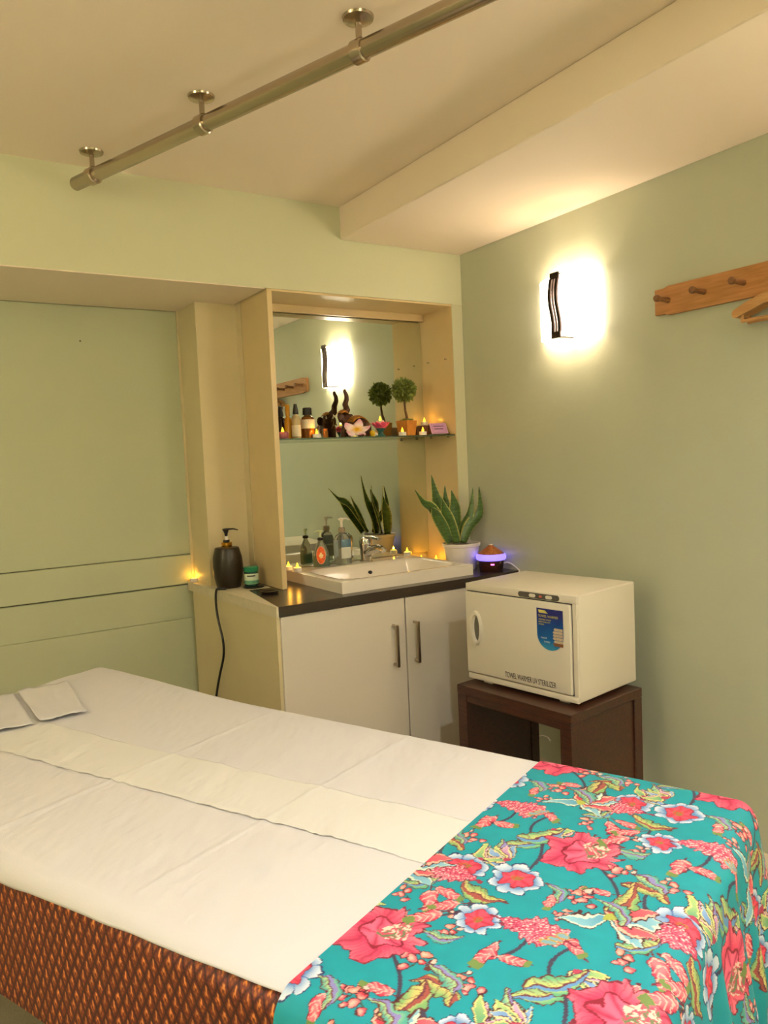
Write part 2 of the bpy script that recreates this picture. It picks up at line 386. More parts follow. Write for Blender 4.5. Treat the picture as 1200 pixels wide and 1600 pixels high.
# ------------------------------------------------------------------ tealights
m_led = mat('tealight_plastic', '#f4eee4', .4)
m_flame = bpy.data.materials.new('lit_flame'); m_flame.use_nodes = True
_n = m_flame.node_tree.nodes; _l = m_flame.node_tree.links; _n.remove(_n['Principled BSDF'])
_e = _n.new('ShaderNodeEmission'); _e.inputs[0].default_value = (1.0, .50, .02, 1); _e.inputs[1].default_value = 5.0
_t = _n.new('ShaderNodeBsdfTransparent'); _m = _n.new('ShaderNodeMixShader'); _m.inputs[0].default_value = .6
_l.new(_t.outputs[0], _m.inputs[1]); _l.new(_e.outputs[0], _m.inputs[2]); _l.new(_m.outputs[0], _n['Material Output'].inputs[0])
l_led = bpy.data.lights.new('led', 'POINT'); l_led.energy = .28; l_led.color = (1, .42, .03); l_led.shadow_soft_size = .003
def tealight_proto():
    t = thing('tealight', 'x', 'candle', (0, 0, 0), 0, 'lit electric tealights')
    G().lathe([(.0185, 0), (.019, .002), (.019, .0165), (.0175, .018), (.010, .0165), (.004, .0165)], n=24).build('cup', m_led, t)
    G().lathe([(.0042, .0165), (.0062, .021), (.0060, .026), (.0036, .033), (.0012, .040), (0, .042)], n=12).build('flame', m_flame, t)
    o = bpy.data.objects.new('led', l_led); COL.objects.link(o); o.parent = t; o.location = (0, 0, .028)
    return t
T0 = tealight_proto(); used = [False]
def tealight(p, label):
    if not used[0]:
        used[0] = True; T0.location = p; T0['label'] = label; return T0
    return dup(T0, p, label)
ZS = 1.5475
def sx(px, y, z=1.56): # shelf x for a pixel column at depth y
    a = Yp(y, px, 680); return float(a[0])
tealight((sx(495, 3.14), 3.14, ZS), 'lit white tealight beside the white-labelled bottle on glass shelf')
tealight((sx(629, 3.135), 3.135, ZS), 'lit white tealight before the topiary pot on glass shelf')
tealight((sx(661, 3.135), 3.135, ZS), 'lit white tealight beside the lilac card on glass shelf')
tealight((sx(664, 3.29), 3.29, ZS + .056), 'lit white tealight on brown wooden block behind lilac card')
tealight((1.558, 3.235, ZW + .052), 'lit white tealight on basin corner beside the green soap bottles')
tealight((1.548, 3.310, ZW + .052), 'lit white tealight tucked on basin rim behind niche panel edge')
tealight((2.224, 3.30, ZW + .052), 'lit white tealight on basin rim right of the chrome tap')
tealight((2.326, 3.320, ZW + .0005), 'lit white tealight on worktop between basin and niche side')
tealight((2.372, 3.25, ZW + .0005), 'lit white tealight on worktop behind the potted snake plant')
tealight((1.200, 3.655, ZW + .0005), 'lit white tealight on ledge against the green panelled recess')

# ------------------------------------------------------------------ glass shelf objects
m_amber = mat('amber_glass', '#8a5418', .08, trans=.45)
m_dkamber = mat('dark_amber_glass', '#2a160a', .08, trans=.4)
m_goldoil = mat('golden_oil', '#f0b02c', .1, trans=.35)
m_paleglass = mat('pale_oil_glass', '#e0cc9a', .08, trans=.4)
m_label = mat('paper_label', '#e6dcc2', .6)
def bottle(name, label, px, y, r, h, mg, cap='spray', capc=None, lab=None):
    x = sx(px, y); t = thing(name, label, 'bottle', (x, y, ZS))
    G().lathe([(r * .94, 0), (r, .004), (r, h * .80), (r * .85, h * .90), (r * .45, h * .97), (r * .45, h)], n=24).build('glass_body', mg, t)
    if lab:
        G().lathe([(r + .0006, h * lab[0]), (r + .0008, h * lab[0] + .001), (r + .0008, h * lab[1]), (r + .0006, h * lab[1])], n=24).build('paper_label', m_label, t)
    cm = capc or m_black
    if cap == 'spray':
        G().lathe([(r * .62, h), (r * .66, h + .004), (r * .58, h + .018), (r * .42, h + .034), (r * .36, h + .046), (0, h + .047)], n=20).build('spray_cap', cm, t)
    elif cap == 'tall':
        G().lathe([(r * .62, h), (r * .62, h + .05), (r * .55, h + .052), (0, h + .053)], n=20).build('clear_cap', cm, t)
    else:
        G().lathe([(r * .66, h), (r * .68, h + .003), (r * .66, h + .030), (r * .58, h + .033), (0, h + .0335)], n=24).build('screw_cap', cm, t)
    return t
bottle('spray_bottle', 'dark glass bottle with tapered black cap at the niche panel', 440, 3.25, .022, .105, m_dkamber)
bottle('oil_bottle', 'slim golden oil bottle with clear tall cap on glass shelf', 451, 3.20, .0165, .105, m_goldoil, 'tall', m_goldoil)
bottle('spray_bottle', 'pale glass spray bottle with black nozzle and low label', 463.5, 3.165, .0205, .110, m_paleglass, lab=(.08, .55))
bottle('oil_bottle', 'wide amber bottle with white label and black screw cap', 481.5, 3.19, .032, .108, m_amber, 'screw', lab=(.42, .80))
t = thing('pink_votive', 'small pink glass votive holder with a lit flame', 'candle', (sx(442, 3.13), 3.13, ZS), 0, None)
G().lathe([(.022, 0), (.025, .004), (.026, .028), (.0235, .030), (.022, .022), (.003, .020)], n=24).build('cup', mat('pink_glass', '#d98a90', .15, trans=.5), t)
G().lathe([(.0042, .0205), (.0068, .030), (.0060, .036), (.0012, .050), (0, .051)], n=12).build('flame', m_flame, t)
t = thing('tiny_jar', 'tiny amber glass jar beside the elephant figurine', 'jar', (sx(509, 3.15), 3.15, ZS))
G().lathe([(.011, 0), (.012, .003), (.012, .030), (.009, .034)], n=18).build('glass', m_amber, t)
G().lathe([(.0105, .034), (.0105, .042), (0, .0425)], n=18).build('lid', mat('copper_lid', '#9a5a2c', .3, .8), t)

# elephant figurine: seen from behind, raised trunk toward the mirror
ex, ey = 1.905, 3.235
t = thing('elephant_figurine', 'dark carved elephant figurine with raised trunk and gold trim', 'figurine', (ex, ey, ZS))
def EP(px, py, y): p = Yp(y, px, py); return Vector((p[0] - ex, p[1] - ey, p[2] - ZS))
g = G()
g.ball((0.0, -.02, .055), (.042, .052, .048)); g.ball((.025, -.045, .042), (.036, .036, .040)); g.ball((-.025, .03, .085), (.032, .036, .034))
g.ball((-.038, .055, .108), (.024, .026, .028))
tr = [EP(542, 640, 3.30), EP(539, 632, 3.31), EP(541.5, 624, 3.312), EP(541, 617, 3.312), EP(538.5, 612, 3.312), EP(538, 608, 3.312)]
g.tube([(-.036, .058, .108)] + tr, [.022, .018, .015, .0125, .011, .0095, .0065], 10)
for lx, ly in ((.045, -.05), (.00, -.055), (-.045, .035), (-.01, .055)): g.tube([(lx * .8, ly * .8, .05), (lx, ly, .02), (lx, ly, .001)], [.020, .016, .018], 10)
for s in (-1, 1): g.ball((-.030 + s * .032, .030 + s * .010, .095), (.020, .008, .024), 12, 8)
b = g.build('body', mat('dark_carved', '#4a2e20', .35, .2, bump=.3, bscale=120, var=.3, vscale=40), t)
rm = b.modifiers.new('remesh', 'REMESH'); rm.mode = 'VOXEL'; rm.voxel_size = .0035; rm.use_smooth_shade = True
smm = b.modifiers.new('smooth', 'SMOOTH'); smm.factor = .5; smm.iterations = 3
m_goldc = mat('gold_cloth', '#b07a30', .35, .6, bump=.8, bscale=250, var=.4, vscale=120)
Pp = np.zeros((9, 11, 3))
for j in range(9):
    for i in range(11):
        u = -1.15 + 2.3 * i / 10; v = -.8 + 1.3 * j / 8
        Pp[j, i] = (.0 + .045 * math.sin(u), -.02 + .055 * math.sin(v), .055 + .051 * math.cos(u) * math.cos(v))
sc = gridmesh('saddle_cloth', Pp, m_goldc, t); md = sc.modifiers.new('t', 'SOLIDIFY'); md.thickness = .003; md.offset = 1
Pp = np.zeros((7, 9, 3))
for j in range(7):
    for i in range(9):
        u = -1.0 + 2.0 * i / 8; v = -1.0 + 1.9 * j / 6
        Pp[j, i] = (-.036 + .026 * math.sin(u), .050 + .029 * math.sin(v), .108 + .0305 * math.cos(u) * math.cos(v))
sc = gridmesh('head_dress', Pp, m_goldc, t); md = sc.modifiers.new('t', 'SOLIDIFY'); md.thickness = .002; md.offset = 1
for s in (-1, 1):
    G().tube([(-.036 + s * .014, .068, .105), (-.040 + s * .020, .084, .108), (-.046 + s * .020, .094, .118)], [.0045, .0035, .001], 8).build('tusk', m_led, t)

# plumeria flower
fx, fy = sx(557, 3.135), 3.135
t = thing('plumeria_flower', 'pink and white plumeria flower with yellow centre on glass shelf', 'flower', (fx, fy, ZS))
ctr = Vector((0.002, -.004, .034)); aim = Vector((-.30, -.55, .80)).normalized()
fm = bpy.data.materials.new('plumeria_petal'); fm.use_nodes = True
N = fm.node_tree.nodes; L = fm.node_tree.links; a = N.new('ShaderNodeAttribute'); a.attribute_name = 'print'
L.new(a.outputs['Color'], N['Principled BSDF'].inputs['Base Color']); N['Principled BSDF'].inputs['Roughness'].default_value = .5
ux = aim.cross(Vector((0, 0, 1))).normalized(); uy = ux.cross(aim)
for k in range(5):
    an = 2 * PI * k / 5 + .5; rd = ux * math.cos(an) + uy * math.sin(an); tg = -ux * math.sin(an) + uy * math.cos(an)
    Pp = np.zeros((13, 9, 3)); cc = np.zeros((13, 9, 3))
    yel, pk, wh = np.array(lin('#f2c21e')), np.array(lin('#e59ac0')), np.array(lin('#f6e3e2'))
    for j in range(13):
        v = j / 12; wd = .025 * math.sin(PI * min(1, v * .86 + .07)) ** .75
        for i in range(9):
            u = -1 + i / 4
            p = ctr + rd * (.064 * v) + tg * (u * wd) + aim * (.016 * v * v + .006 * u * v - .006 * u * u)
            p.z = max(p.z, .002)
            Pp[j, i] = p
            q = min(1, max(0, (v - .15) / .35)); c1 = yel * (1 - q) + wh * q; q2 = min(1, max(0, (v - .55) / .4)) * (.5 + .5 * (u > -.2)); cc[j, i] = c1 * (1 - q2) + pk * q2
    po = gridmesh('petal', Pp, fm, t, cc); md = po.modifiers.new('t', 'SOLIDIFY'); md.thickness = .0015
G().ball(tuple(ctr + aim * .002), .006, 10, 8).build('flower_centre', mat('flower_yellow', '#f0b818', .5), t)
t = thing('flower_bud', 'small yellow and white flower bud beside the plumeria', 'flower', (sx(582, 3.13), 3.13, ZS))
G().ball((0, 0, .015), (.014, .014, .0145), 14, 10).build('bud', mat('bud_yellow', '#e8bf24', .5, var=.2, vscale=90), t)
G().tube([(.006, 0, .012), (.02, -.004, .010), (.026, -.006, .006)], [.009, .007, .003], 8).build('bud_tip', m_led, t)
# lotus candle holder
lx_, ly_ = sx(595, 3.17), 3.17
t = thing('lotus_holder', 'pink lotus candle holder on a teal stem on glass shelf', 'candle holder', (lx_, ly_, ZS))
G().lathe([(.024, 0), (.024, .004), (.015, .012), (.013, .022), (.020, .034), (.026, .040)], n=24).build('stem', mat('teal_glaze', '#2f6a63', .25), t)
m_lot = mat('lotus_pink', '#e8567e', .35, var=.15, vscale=40)
for ringk, (n, r0, r1, zz) in enumerate(((8, .018, .046, .064), (6, .012, .032, .068))):
    for k in range(n):
        an = 2 * PI * k / n + ringk * .4; Pp = np.zeros((7, 7, 3))
        for j in range(7):
            v = j / 6; rr = r0 + (r1 - r0) * v; wd = .017 * math.sin(PI * (.12 + .86 * v)) ** .8
            for i in range(7):
                u = -1 + i / 3
                Pp[j, i] = (math.cos(an) * rr - math.sin(an) * u * wd, math.sin(an) * rr + math.cos(an) * u * wd, .040 + (zz - .040) * v ** 1.5 + .004 * u * u)
        po = gridmesh('petal', Pp, m_lot, t); md = po.modifiers.new('t', 'SOLIDIFY'); md.thickness = .002
G().lathe([(.026, .040), (.020, .046), (.004, .0462)], n=24).build('tray', m_lot, t)
tealight((lx_, ly_, ZS + .0464 + .012), 'lit white tealight resting in the pink lotus holder')
G().lathe([(.015, .046), (.015, .058)], n=20).build('candle_seat', m_lot, t)

# topiary
tx, ty = sx(636, 3.255), 3.255
t = thing('topiary_tree', 'small round topiary tree in a square tan pot', 'plant', (tx, ty, ZS), .25)
g = G(); g.add([(-.030, -.030, 0), (.030, -.030, 0), (.030, .030, 0), (-.030, .030, 0), (-.038, -.038, .080), (.038, -.038, .080), (.038, .038, .080), (-.038, .038, .080), (-.033, -.033, .080), (.033, -.033, .080), (.033, .033, .080), (-.033, .033, .080), (-.033, -.033, .070), (.033, -.033, .070), (.033, .033, .070), (-.033, .033, .070)],
    [(3, 2, 1, 0)] + [(i, (i + 1) % 4, 4 + (i + 1) % 4, 4 + i) for i in range(4)] + [(4 + i, 4 + (i + 1) % 4, 8 + (i + 1) % 4, 8 + i) for i in range(4)] + [(8 + i, 8 + (i + 1) % 4, 12 + (i + 1) % 4, 12 + i) for i in range(4)] + [(12, 13, 14, 15)])
g.build('pot', mat('tan_pot', '#b07a3a', .5, var=.15, vscale=40, bump=.1), t, smooth=False)
G().tube([(.006, 0, .07), (.004, 0, .10), (-.004, 0, .125), (-.008, 0, .155), (-.010, 0, .20)], [.009, .007, .006, .0055, .005], 10).build('trunk', wood('twig', '#3d2a16', '#6a4a2a', (20, 20, 20)), t)
g = G(); gm_ = G()
for k in range(1000):
    v = Vector(np.random.normal(size=3)).normalized(); r = .052 * (random.random() ** .3); p = v * r + Vector((-.010, 0, .235))
    n_ = (v + Vector(np.random.normal(size=3)) * .5).normalized(); s_ = n_.cross(Vector(np.random.normal(size=3))).normalized(); l = .015 + .010 * random.random()
    g.add([p, p + n_ * l * .5 + s_ * .0058, p + n_ * l, p + n_ * l * .5 - s_ * .0058], [(0, 1, 2, 3)])
for k in range(160):
    an = random.random() * 6.28; rr = random.random() * .028; p = Vector((rr * math.cos(an), rr * math.sin(an), .07)); n_ = Vector((math.cos(an) * .5, math.sin(an) * .5, 1)).normalized(); s_ = n_.cross(Vector(np.random.normal(size=3))).normalized(); l = .016 + .01 * random.random()
    g.add([p, p + n_ * l * .5 + s_ * .004, p + n_ * l, p + n_ * l * .5 - s_ * .004], [(0, 1, 2, 3)])
fo = g.build('foliage', mat('boxwood_leaf', '#7d8f45', .5, var=.55, vscale=160), t, smooth=False); fo['kind'] = 'stuff'
# block and card
bxx, byy = sx(668, 3.30), 3.295
tag(G().box((bxx - .052, byy - .032, ZS), (min(bxx + .058, 2.4085), byy + .032, ZS + .0555), .004, 2).build('wooden_block', wood('brown_block', '#5a3018', '#7a4522', (10, 40, 40))), 'low dark brown wooden block at the back of glass shelf', 'block')
cxx, cyy = sx(686, 3.155), 3.165
t = thing('card_holder', 'lilac message card on a clear slanted stand', 'card', (cxx, cyy, ZS), -.12)
g = G().add([(-.046, -.022, .006), (.050, -.022, .006), (.050, .004, .060), (-.046, .004, .060), (-.046, -.020, .006), (.050, -.020, .006), (.050, .006, .060), (-.046, .006, .060)], [(0, 1, 2, 3), (7, 6, 5, 4), (0, 4, 5, 1), (1, 5, 6, 2), (2, 6, 7, 3), (3, 7, 4, 0)])
cd = g.build('card', mat('lilac_card', '#c79ac8', .5), t, smooth=False)
mk = mat('card_print', '#4a2a58', .6); ml = mat('card_border', '#8a5a96', .6)
def onc(u, v): return (u, -.0226 + .026 * v, .0062 + .054 * v)
def strip(u0, u1, v0, v1): return [onc(u0, v0), onc(u1, v0), onc(u1, v1), onc(u0, v1)]
g = G()
for v0, u0, u1 in ((.66, -.028, .032), (.40, -.024, .028)):
    k = u0
    while k < u1:
        wv = .004 + .006 * random.random(); g.add(strip(k, min(k + wv, u1), v0, v0 + .10), [(0, 1, 2, 3)]); k += wv + .002
g.build('print_lines', mk, cd, smooth=False)
g = G()
for a_ in ((-.036, .040, .10, .13), (-.036, .040, .88, .91), (-.036, -.0345, .1, .91), (.0385, .040, .1, .91)): g.add(strip(*a_), [(0, 1, 2, 3)])
g.build('print_border', ml, cd, smooth=False)
g = G().box((-.048, -.026, 0), (.054, .024, .003)); g.box((.0515, -.026, .003), (.054, .010, .012)); g.box((-.048, .008, .003), (.052, .011, .058)); g.build('clear_stand', m_glass, t, smooth=False)

# ------------------------------------------------------------------ soaps
m_clear = mat('clear_pet', '#e9ece2', .06, trans=.9, ior=1.3)
m_grsoap = mat('green_soap', '#0f6a4e', .1, trans=.5, ior=1.35)
m_pump = mat('pale_pump', '#d9dcc0', .4)
def pumphead(t, z, s=1.0, m=None, rz=0, r=.006, reach=.042):
    c_, s_ = math.cos(rz), math.sin(rz)
    g = G().lathe([(r * .75, z), (r * .75, z + .022 * s)], n=12)
    g.lathe([(r * .9, z + .020 * s), (r * 1.4, z + .024 * s), (r * 1.4, z + .030 * s), (0, z + .032 * s)], n=14)
    g.tube([(-c_ * reach * .35, -s_ * reach * .35, z + .027 * s), (c_ * reach * .5, s_ * reach * .5, z + .028 * s), (c_ * reach, s_ * reach, z + .024 * s)], [r * .9, r * .8, r * .6], 8, flat=.6)
    return g.build('pump_head', m, t)
def soapb(loc, rz, label):
    t = thing('soap_bottle', label, 'bottle', loc, rz)
    sec = [(.038, 0), (.041, .004), (.041, .035), (.036, .070), (.026, .100), (.015, .118), (.0125, .125), (.0125, .130)]
    G().lathe(sec, n=28, sy=.62).build('bottle_body', mat('soap_pet', '#dbe4d2', .08, trans=.85, ior=1.3), t)
    G().lathe([(.0365, .003), (.0385, .005), (.0385, .035), (.0375, .050), (.002, .0505)], n=28, sy=.60).build('green_liquid', m_grsoap, t)
    # orange oval label
    n = 26; vs_ = [(0, -.0265, .058)] + [(.021 * math.cos(2 * PI * k / n), -.0262 + .0022 * abs(math.cos(2 * PI * k / n)), .058 + .040 * math.sin(2 * PI * k / n)) for k in range(n)]
    vs_ = [(x, -(.62 * math.sqrt(max(0, (.0415 - .0052 * max(0, (z - .035) / .035)) ** 2 - x * x))) - .0012, z) for x, y, z in vs_]
    lb = G().add(vs_, [(0, 1 + k, 1 + (k + 1) % n) for k in range(n)]).build('oval_label', mat('orange_label', '#e2652a', .4, var=.35, vscale=90), t)
    vs2 = [(x * .55, y - .0008, .058 + (z - .058) * .45 + .004) for x, y, z in vs_]
    G().add(vs2, [(0, 1 + k, 1 + (k + 1) % n) for k in range(n)]).build('label_emblem', mat('label_cream', '#f0d79a', .4, var=.3, vscale=150), lb)
    vs3 = [(x * 1.1, y + .0004, .058 + (z - .058) * 1.08) for x, y, z in vs_]
    G().add(vs3, [(0, 1 + k, 1 + (k + 1) % n) for k in range(n)]).build('label_border', mat('label_pink', '#d9a08a', .4), lb)
    G().lathe([(.0125, .128), (.0145, .129), (.0145, .140), (.008, .143)], n=18).build('collar', m_black, t)
    pumphead(t, .143, 1.1, mat('pale_green_pump', '#c3d3a4', .4), 2.7, .0075, .030)
soapb((1.712, 3.285, ZW + .052), -.5, 'green liquid soap bottle with orange oval label and pale pump')
def dispb(loc, rz, label):
    t = thing('sanitizer_bottle', label, 'bottle', loc, rz)
    G().lathe([(.040, 0), (.043, .004), (.043, .105), (.041, .125), (.030, .143), (.016, .152), (.014, .160)], n=28, sy=.68).build('bottle_body', m_clear, t)
    G().lathe([(.0385, .004), (.0405, .006), (.0405, .080), (.001, .0805)], n=28, sy=.67).build('clear_liquid', mat('gel', '#d8dccd', .1, trans=.6, ior=1.33), t)
    def lab(z0, z1, a0, a1, name, mm, pt=False):
        vs_ = []; n = 10
        for k in range(n + 1):
            an = a0 + (a1 - a0) * k / n; zl = z0 - (.014 * (1 - abs(2 * k / n - 1)) if pt else 0)
            for z in (zl, z1): vs_.append((.0436 * math.cos(an), -.0436 * .68 * math.sin(an) * 1.01, z))
        return G().add(vs_, [(2 * k, 2 * k + 2, 2 * k + 3, 2 * k + 1) for k in range(n)]).build(name, mm, t)
    lab(.045, .120, 2.1, 3.1, 'back_label', mat('grey_blue_label', '#9fb0b4', .45, var=.25, vscale=200), True)
    lab(.085, .122, .35, 1.75, 'front_label', mat('blue_band_label', '#5f7d90', .45, var=.12, vscale=120))
    lab(.030, .084, .35, 1.75, 'lower_label', mat('white_label', '#cfd2c4', .45))
    G().lathe([(.0155, .156), (.0165, .158), (.0165, .178), (.010, .181)], n=20).build('collar', mat('clear_collar', '#b8a890', .2, trans=.3), t)
    pumphead(t, .181, 1.5, mat('white_pump', '#e6e0d0', .4), .25, .0085, .042)
dispb((1.832, 3.285, ZW + .052), -.45, 'clear hand gel pump bottle with blue label beside the tap')

# ------------------------------------------------------------------ snake plant
ppx, ppy = 2.335, 2.985
t = thing('snake_plant', 'variegated snake plant in a white pot behind the basin', 'plant', (ppx, ppy, ZW))
G().lathe([(.066, 0), (.069, .004), (.088, .112), (.093, .114), (.094, .128), (.090, .130), (.086, .126), (.084, .112), (.002, .110)], n=36).build('pot', mat('white_pot', '#e9e2da', .3, bump=.05, bscale=20), t)
G().lathe([(.083, .1105), (.06, .118), (.002, .121)], n=24).build('soil', mat('soil', '#4a3222', .9, bump=1, bscale=150, var=.3, vscale=80), t)
lm = bpy.data.materials.new('snake_leaf'); lm.use_nodes = True
N = lm.node_tree.nodes; L = lm.node_tree.links; bs_ = N['Principled BSDF']
at = N.new('ShaderNodeAttribute'); at.attribute_name = 'print'
tc = N.new('ShaderNodeTexCoord'); mp = N.new('ShaderNodeMapping'); mp.inputs['Scale'].default_value = (25, 25, 110)
nz = N.new('ShaderNodeTexNoise'); nz.inputs['Scale'].default_value = 1; nz.inputs['Detail'].default_value = 3
mr = N.new('ShaderNodeMapRange'); mr.inputs[1].default_value = .35; mr.inputs[2].default_value = .65; mr.inputs[3].default_value = .65; mr.inputs[4].default_value = 1.25
mx = N.new('ShaderNodeMix'); mx.data_type = 'RGBA'; mx.blend_type = 'MULTIPLY'; mx.inputs[0].default_value = 1
L.new(tc.outputs['Object'], mp.inputs[0]); L.new(mp.outputs[0], nz.inputs['Vector']); L.new(nz.outputs['Fac'], mr.inputs[0])
L.new(at.outputs['Color'], mx.inputs[6]); L.new(mr.outputs[0], mx.inputs[7]); L.new(mx.outputs[2], bs_.inputs['Base Color']); bs_.inputs['Roughness'].default_value = .35
cg, cyl_, cdk = np.array(lin('#4a6a32')), np.array(lin('#d9d07c')), np.array(lin('#355226'))
def leaf(pxs, y0, y1, wmax, yaw=0, tip=.0):
    """pxs: image points base->tip; depth goes from y0 to y1"""
    n = 18; pts = []
    m = len(pxs)
    for i in range(n + 1):
        s_ = i / n * (m - 1); k = min(int(s_), m - 2); f = s_ - k
        p0_, p1_, p2_, p3_ = [np.array(pxs[min(max(q, 0), m - 1)], float) for q in (k - 1, k, k + 1, k + 2)]
        px = .5 * ((2 * p1_) + (-p0_ + p2_) * f + (2 * p0_ - 5 * p1_ + 4 * p2_ - p3_) * f * f + (-p0_ + 3 * p1_ - 3 * p2_ + p3_) * f ** 3)
        yy = y0 + (y1 - y0) * i / n; p = Yp(yy, px[0], px[1]); pts.append(Vector((p[0] - ppx, p[1] - ppy, p[2] - ZW)))
    Pp = np.zeros((n + 1, 9, 3)); cc = np.zeros((n + 1, 9, 3))
    vd = Vector((math.sin(.56), math.cos(.56), 0))
    for i, p in enumerate(pts):
        v = i / n; tg = (pts[min(i + 1, n)] - pts[max(i - 1, 0)]).normalized()
        sd = tg.cross(Vector((math.sin(.56 + yaw), math.cos(.56 + yaw), 0))).normalized(); nr = sd.cross(tg)
        wd = 1.45 * wmax * (.55 + .45 * math.sin(PI * min(1, v * 1.1 + .05))) * (1 if v < .62 else max(.02, 1 - ((v - .62) / .38) ** 1.4))
        for j in range(9):
            u = -1 + j / 4; q = p + sd * (u * wd) + nr * ((u * u) * wd * .35)
            if q.x > XR - .004 - ppx: q.x = XR - .004 - ppx
            Pp[i, j] = q; e = 1 if abs(u) > .8 else 0
            cc[i, j] = cyl_ if e else (cg if j % 2 else cdk * .5 + cg * .5)
    o = gridmesh('leaf', Pp, lm, t, cc); md = o.modifiers.new('t', 'SOLIDIFY'); md.thickness = .0022; md.offset = 0
leaf([(708, 846), (698, 815), (684, 785), (674, 742)], 3.0, 3.03, .026, .1)
leaf([(706, 847), (692, 822), (676, 795), (662, 785), (648, 765)], 2.97, 2.94, .017, .2)
leaf([(704, 848), (694, 826), (681, 803), (675, 792)], 2.95, 2.92, .020, -.2)
leaf([(715, 848), (705, 815), (697, 790), (695, 758)], 3.01, 3.02, .019, .3)
leaf([(716, 848), (712, 815), (711, 790), (705, 766)], 2.98, 2.985, .024, -.3)
leaf([(722, 848), (725, 822), (735, 800), (739, 761)], 2.96, 2.95, .016, .4)
leaf([(724, 847), (734, 822), (750, 800), (748, 760)], 2.945, 2.93, .020, -.3)
leaf([(714, 848), (704, 822), (696, 800), (690, 778)], 2.94, 2.93, .021, .2)
leaf([(717, 847), (711, 820), (703, 800), (696, 778)], 3.03, 3.075, .024, -.5)

# ------------------------------------------------------------------ diffuser
t = thing('aroma_diffuser', 'wood grain aroma diffuser with glowing blue ring by the wall', 'diffuser', (2.392, 2.83, ZW))
G().lathe([(.052, 0), (.055, .004), (.060, .040), (.064, .052)], n=36).build('base', m_darkwood, t)
G().lathe([(.064, .052), (.071, .056), (.0725, .068), (.069, .080), (.062, .083)], n=36).build('light_ring', mat('lit_blue_ring', '#8a7cff', .3, emit=(.22, .16, 1.0), es=1.7), t)
G().lathe([(.064, .083), (.050, .094), (.030, .108), (.014, .119), (.010, .124), (.004, .125)], n=36).build('lid', wood('warm_wood', '#8a4a22', '#b5713a', (30, 30, 6), .35), t)
G().lathe([(.010, .123), (.010, .127), (.004, .1272)], n=16).build('mist_nozzle', m_led, t)
G().tube([(-.040, -.0445, .036), (-.036, -.0500, .036), (-.028, -.0545, .036)], .003, 8).build('indicator', mat('lit_pink_led', '#ff40a0', .4, emit=(1, .1, .5), es=6), t)
tag(G().tube([(2.452, 2.822, .905), (2.466, 2.80, .915), (2.472, 2.775, .908), (2.472, 2.740, .892), (2.473, 2.724, .882), (2.473, 2.722, .84), (2.472, 2.70, .70), (2.472, 2.66, .42)], .0032, 8).build('diffuser_cable', m_led), 'white cable running from the diffuser down the wall', 'cable')

# ------------------------------------------------------------------ ledge objects
t = thing('lotion_dispenser', 'large dark brown barrel-shaped pump dispenser with gold collar', 'dispenser', (1.266, 3.360, ZW + .0005))
G().lathe([(.052, 0), (.055, .004), (.066, .050), (.0695, .095), (.066, .140), (.056, .178), (.053, .184), (.022, .188)], n=40).build('barrel', mat('dark_bronze_glaze', '#241d11', .35, var=.1), t)
G().lathe([(.023, .185), (.024, .187), (.024, .207), (.020, .209)], n=28).build('collar', m_gold, t)
G().lathe([(.015, .208), (.0155, .218), (.013, .219)], n=20).build('neck', m_black, t)
G().lathe([(.0075, .218), (.0075, .236)], n=14).build('piston', m_led, t)
g = G().lathe([(.006, .234), (.008, .250), (.013, .262), (.013, .268), (0, .269)], n=16); g.tube([(-.014, .006, .266), (.0, .0, .268), (.030, -.018, .268), (.048, -.028, .262)], [.006, .007, .005, .0035], 10, flat=.7); g.build('pump_head', m_black, t)
pts = [Xp(1.185, x, y) for x, y in ((340, 924), (339, 940), (342, 965), (350, 1000), (351, 1025), (345, 1055), (340, 1085), (338, 1110))]
pts = [(float(p[0]) - .004 * (i > 1), float(p[1]), float(p[2])) for i, p in enumerate(pts)]
pts = [(1.225, 3.29, ZW + .0062), (1.198, 3.30, ZW + .0072), (1.184, 3.305, ZW + .001)] + [(1.180, p[1], p[2]) for i, p in enumerate(pts[1:])] + [(1.175, 3.42, .06)]
def smooth_path(pts, k=6):
    o = []; m_ = len(pts)
    for i in range(m_ - 1):
        a_, b_, c_, d_ = [Vector(pts[min(max(q, 0), m_ - 1)]) for q in (i - 1, i, i + 1, i + 2)]
        for j in range(k):
            f = j / k; o.append(.5 * ((2 * b_) + (c_ - a_) * f + (2 * a_ - 5 * b_ + 4 * c_ - d_) * f * f + (3 * b_ - a_ - 3 * c_ + d_) * f ** 3))
    return o + [Vector(pts[-1])]
pts = smooth_path(pts)
tag(G().tube(pts, .0055, 10).build('black_cable', m_black), 'black cable hanging down the cream cabinet side from the ledge', 'cable')
tag(G().lathe([(.046, 0), (.048, .002), (.048, .006), (.045, .008), (0, .008)], (1.348, 3.262, ZW + .0005), 36).build('coaster', m_black), 'dark round coaster under the green-lidded jar', 'coaster')
t = thing('balm_jar', 'small green-lidded glass jar with pale label on dark coaster', 'jar', (1.340, 3.268, ZW + .009))
G().lathe([(.029, 0), (.032, .003), (.033, .058), (.029, .066)], n=32).build('glass', mat('green_glass', '#1d5040', .1, trans=.3), t)
G().lathe([(.0334, .010), (.0336, .011), (.0339, .056), (.0337, .057)], n=32).build('label_wrap', mat('label_pale', '#c9d4b8', .5), t)
G().lathe([(.0337, .011), (.03395, .012), (.0340, .026), (.0338, .027)], n=32).build('label_band', mat('label_green', '#5f9a74', .5, var=.2, vscale=120), t)
vs_ = []; 
for k in range(9):
    an = -2.55 + 1.15 * k / 8
    for z in (.045, .0505): vs_.append((.0344 * math.cos(an), .0344 * math.sin(an), z))
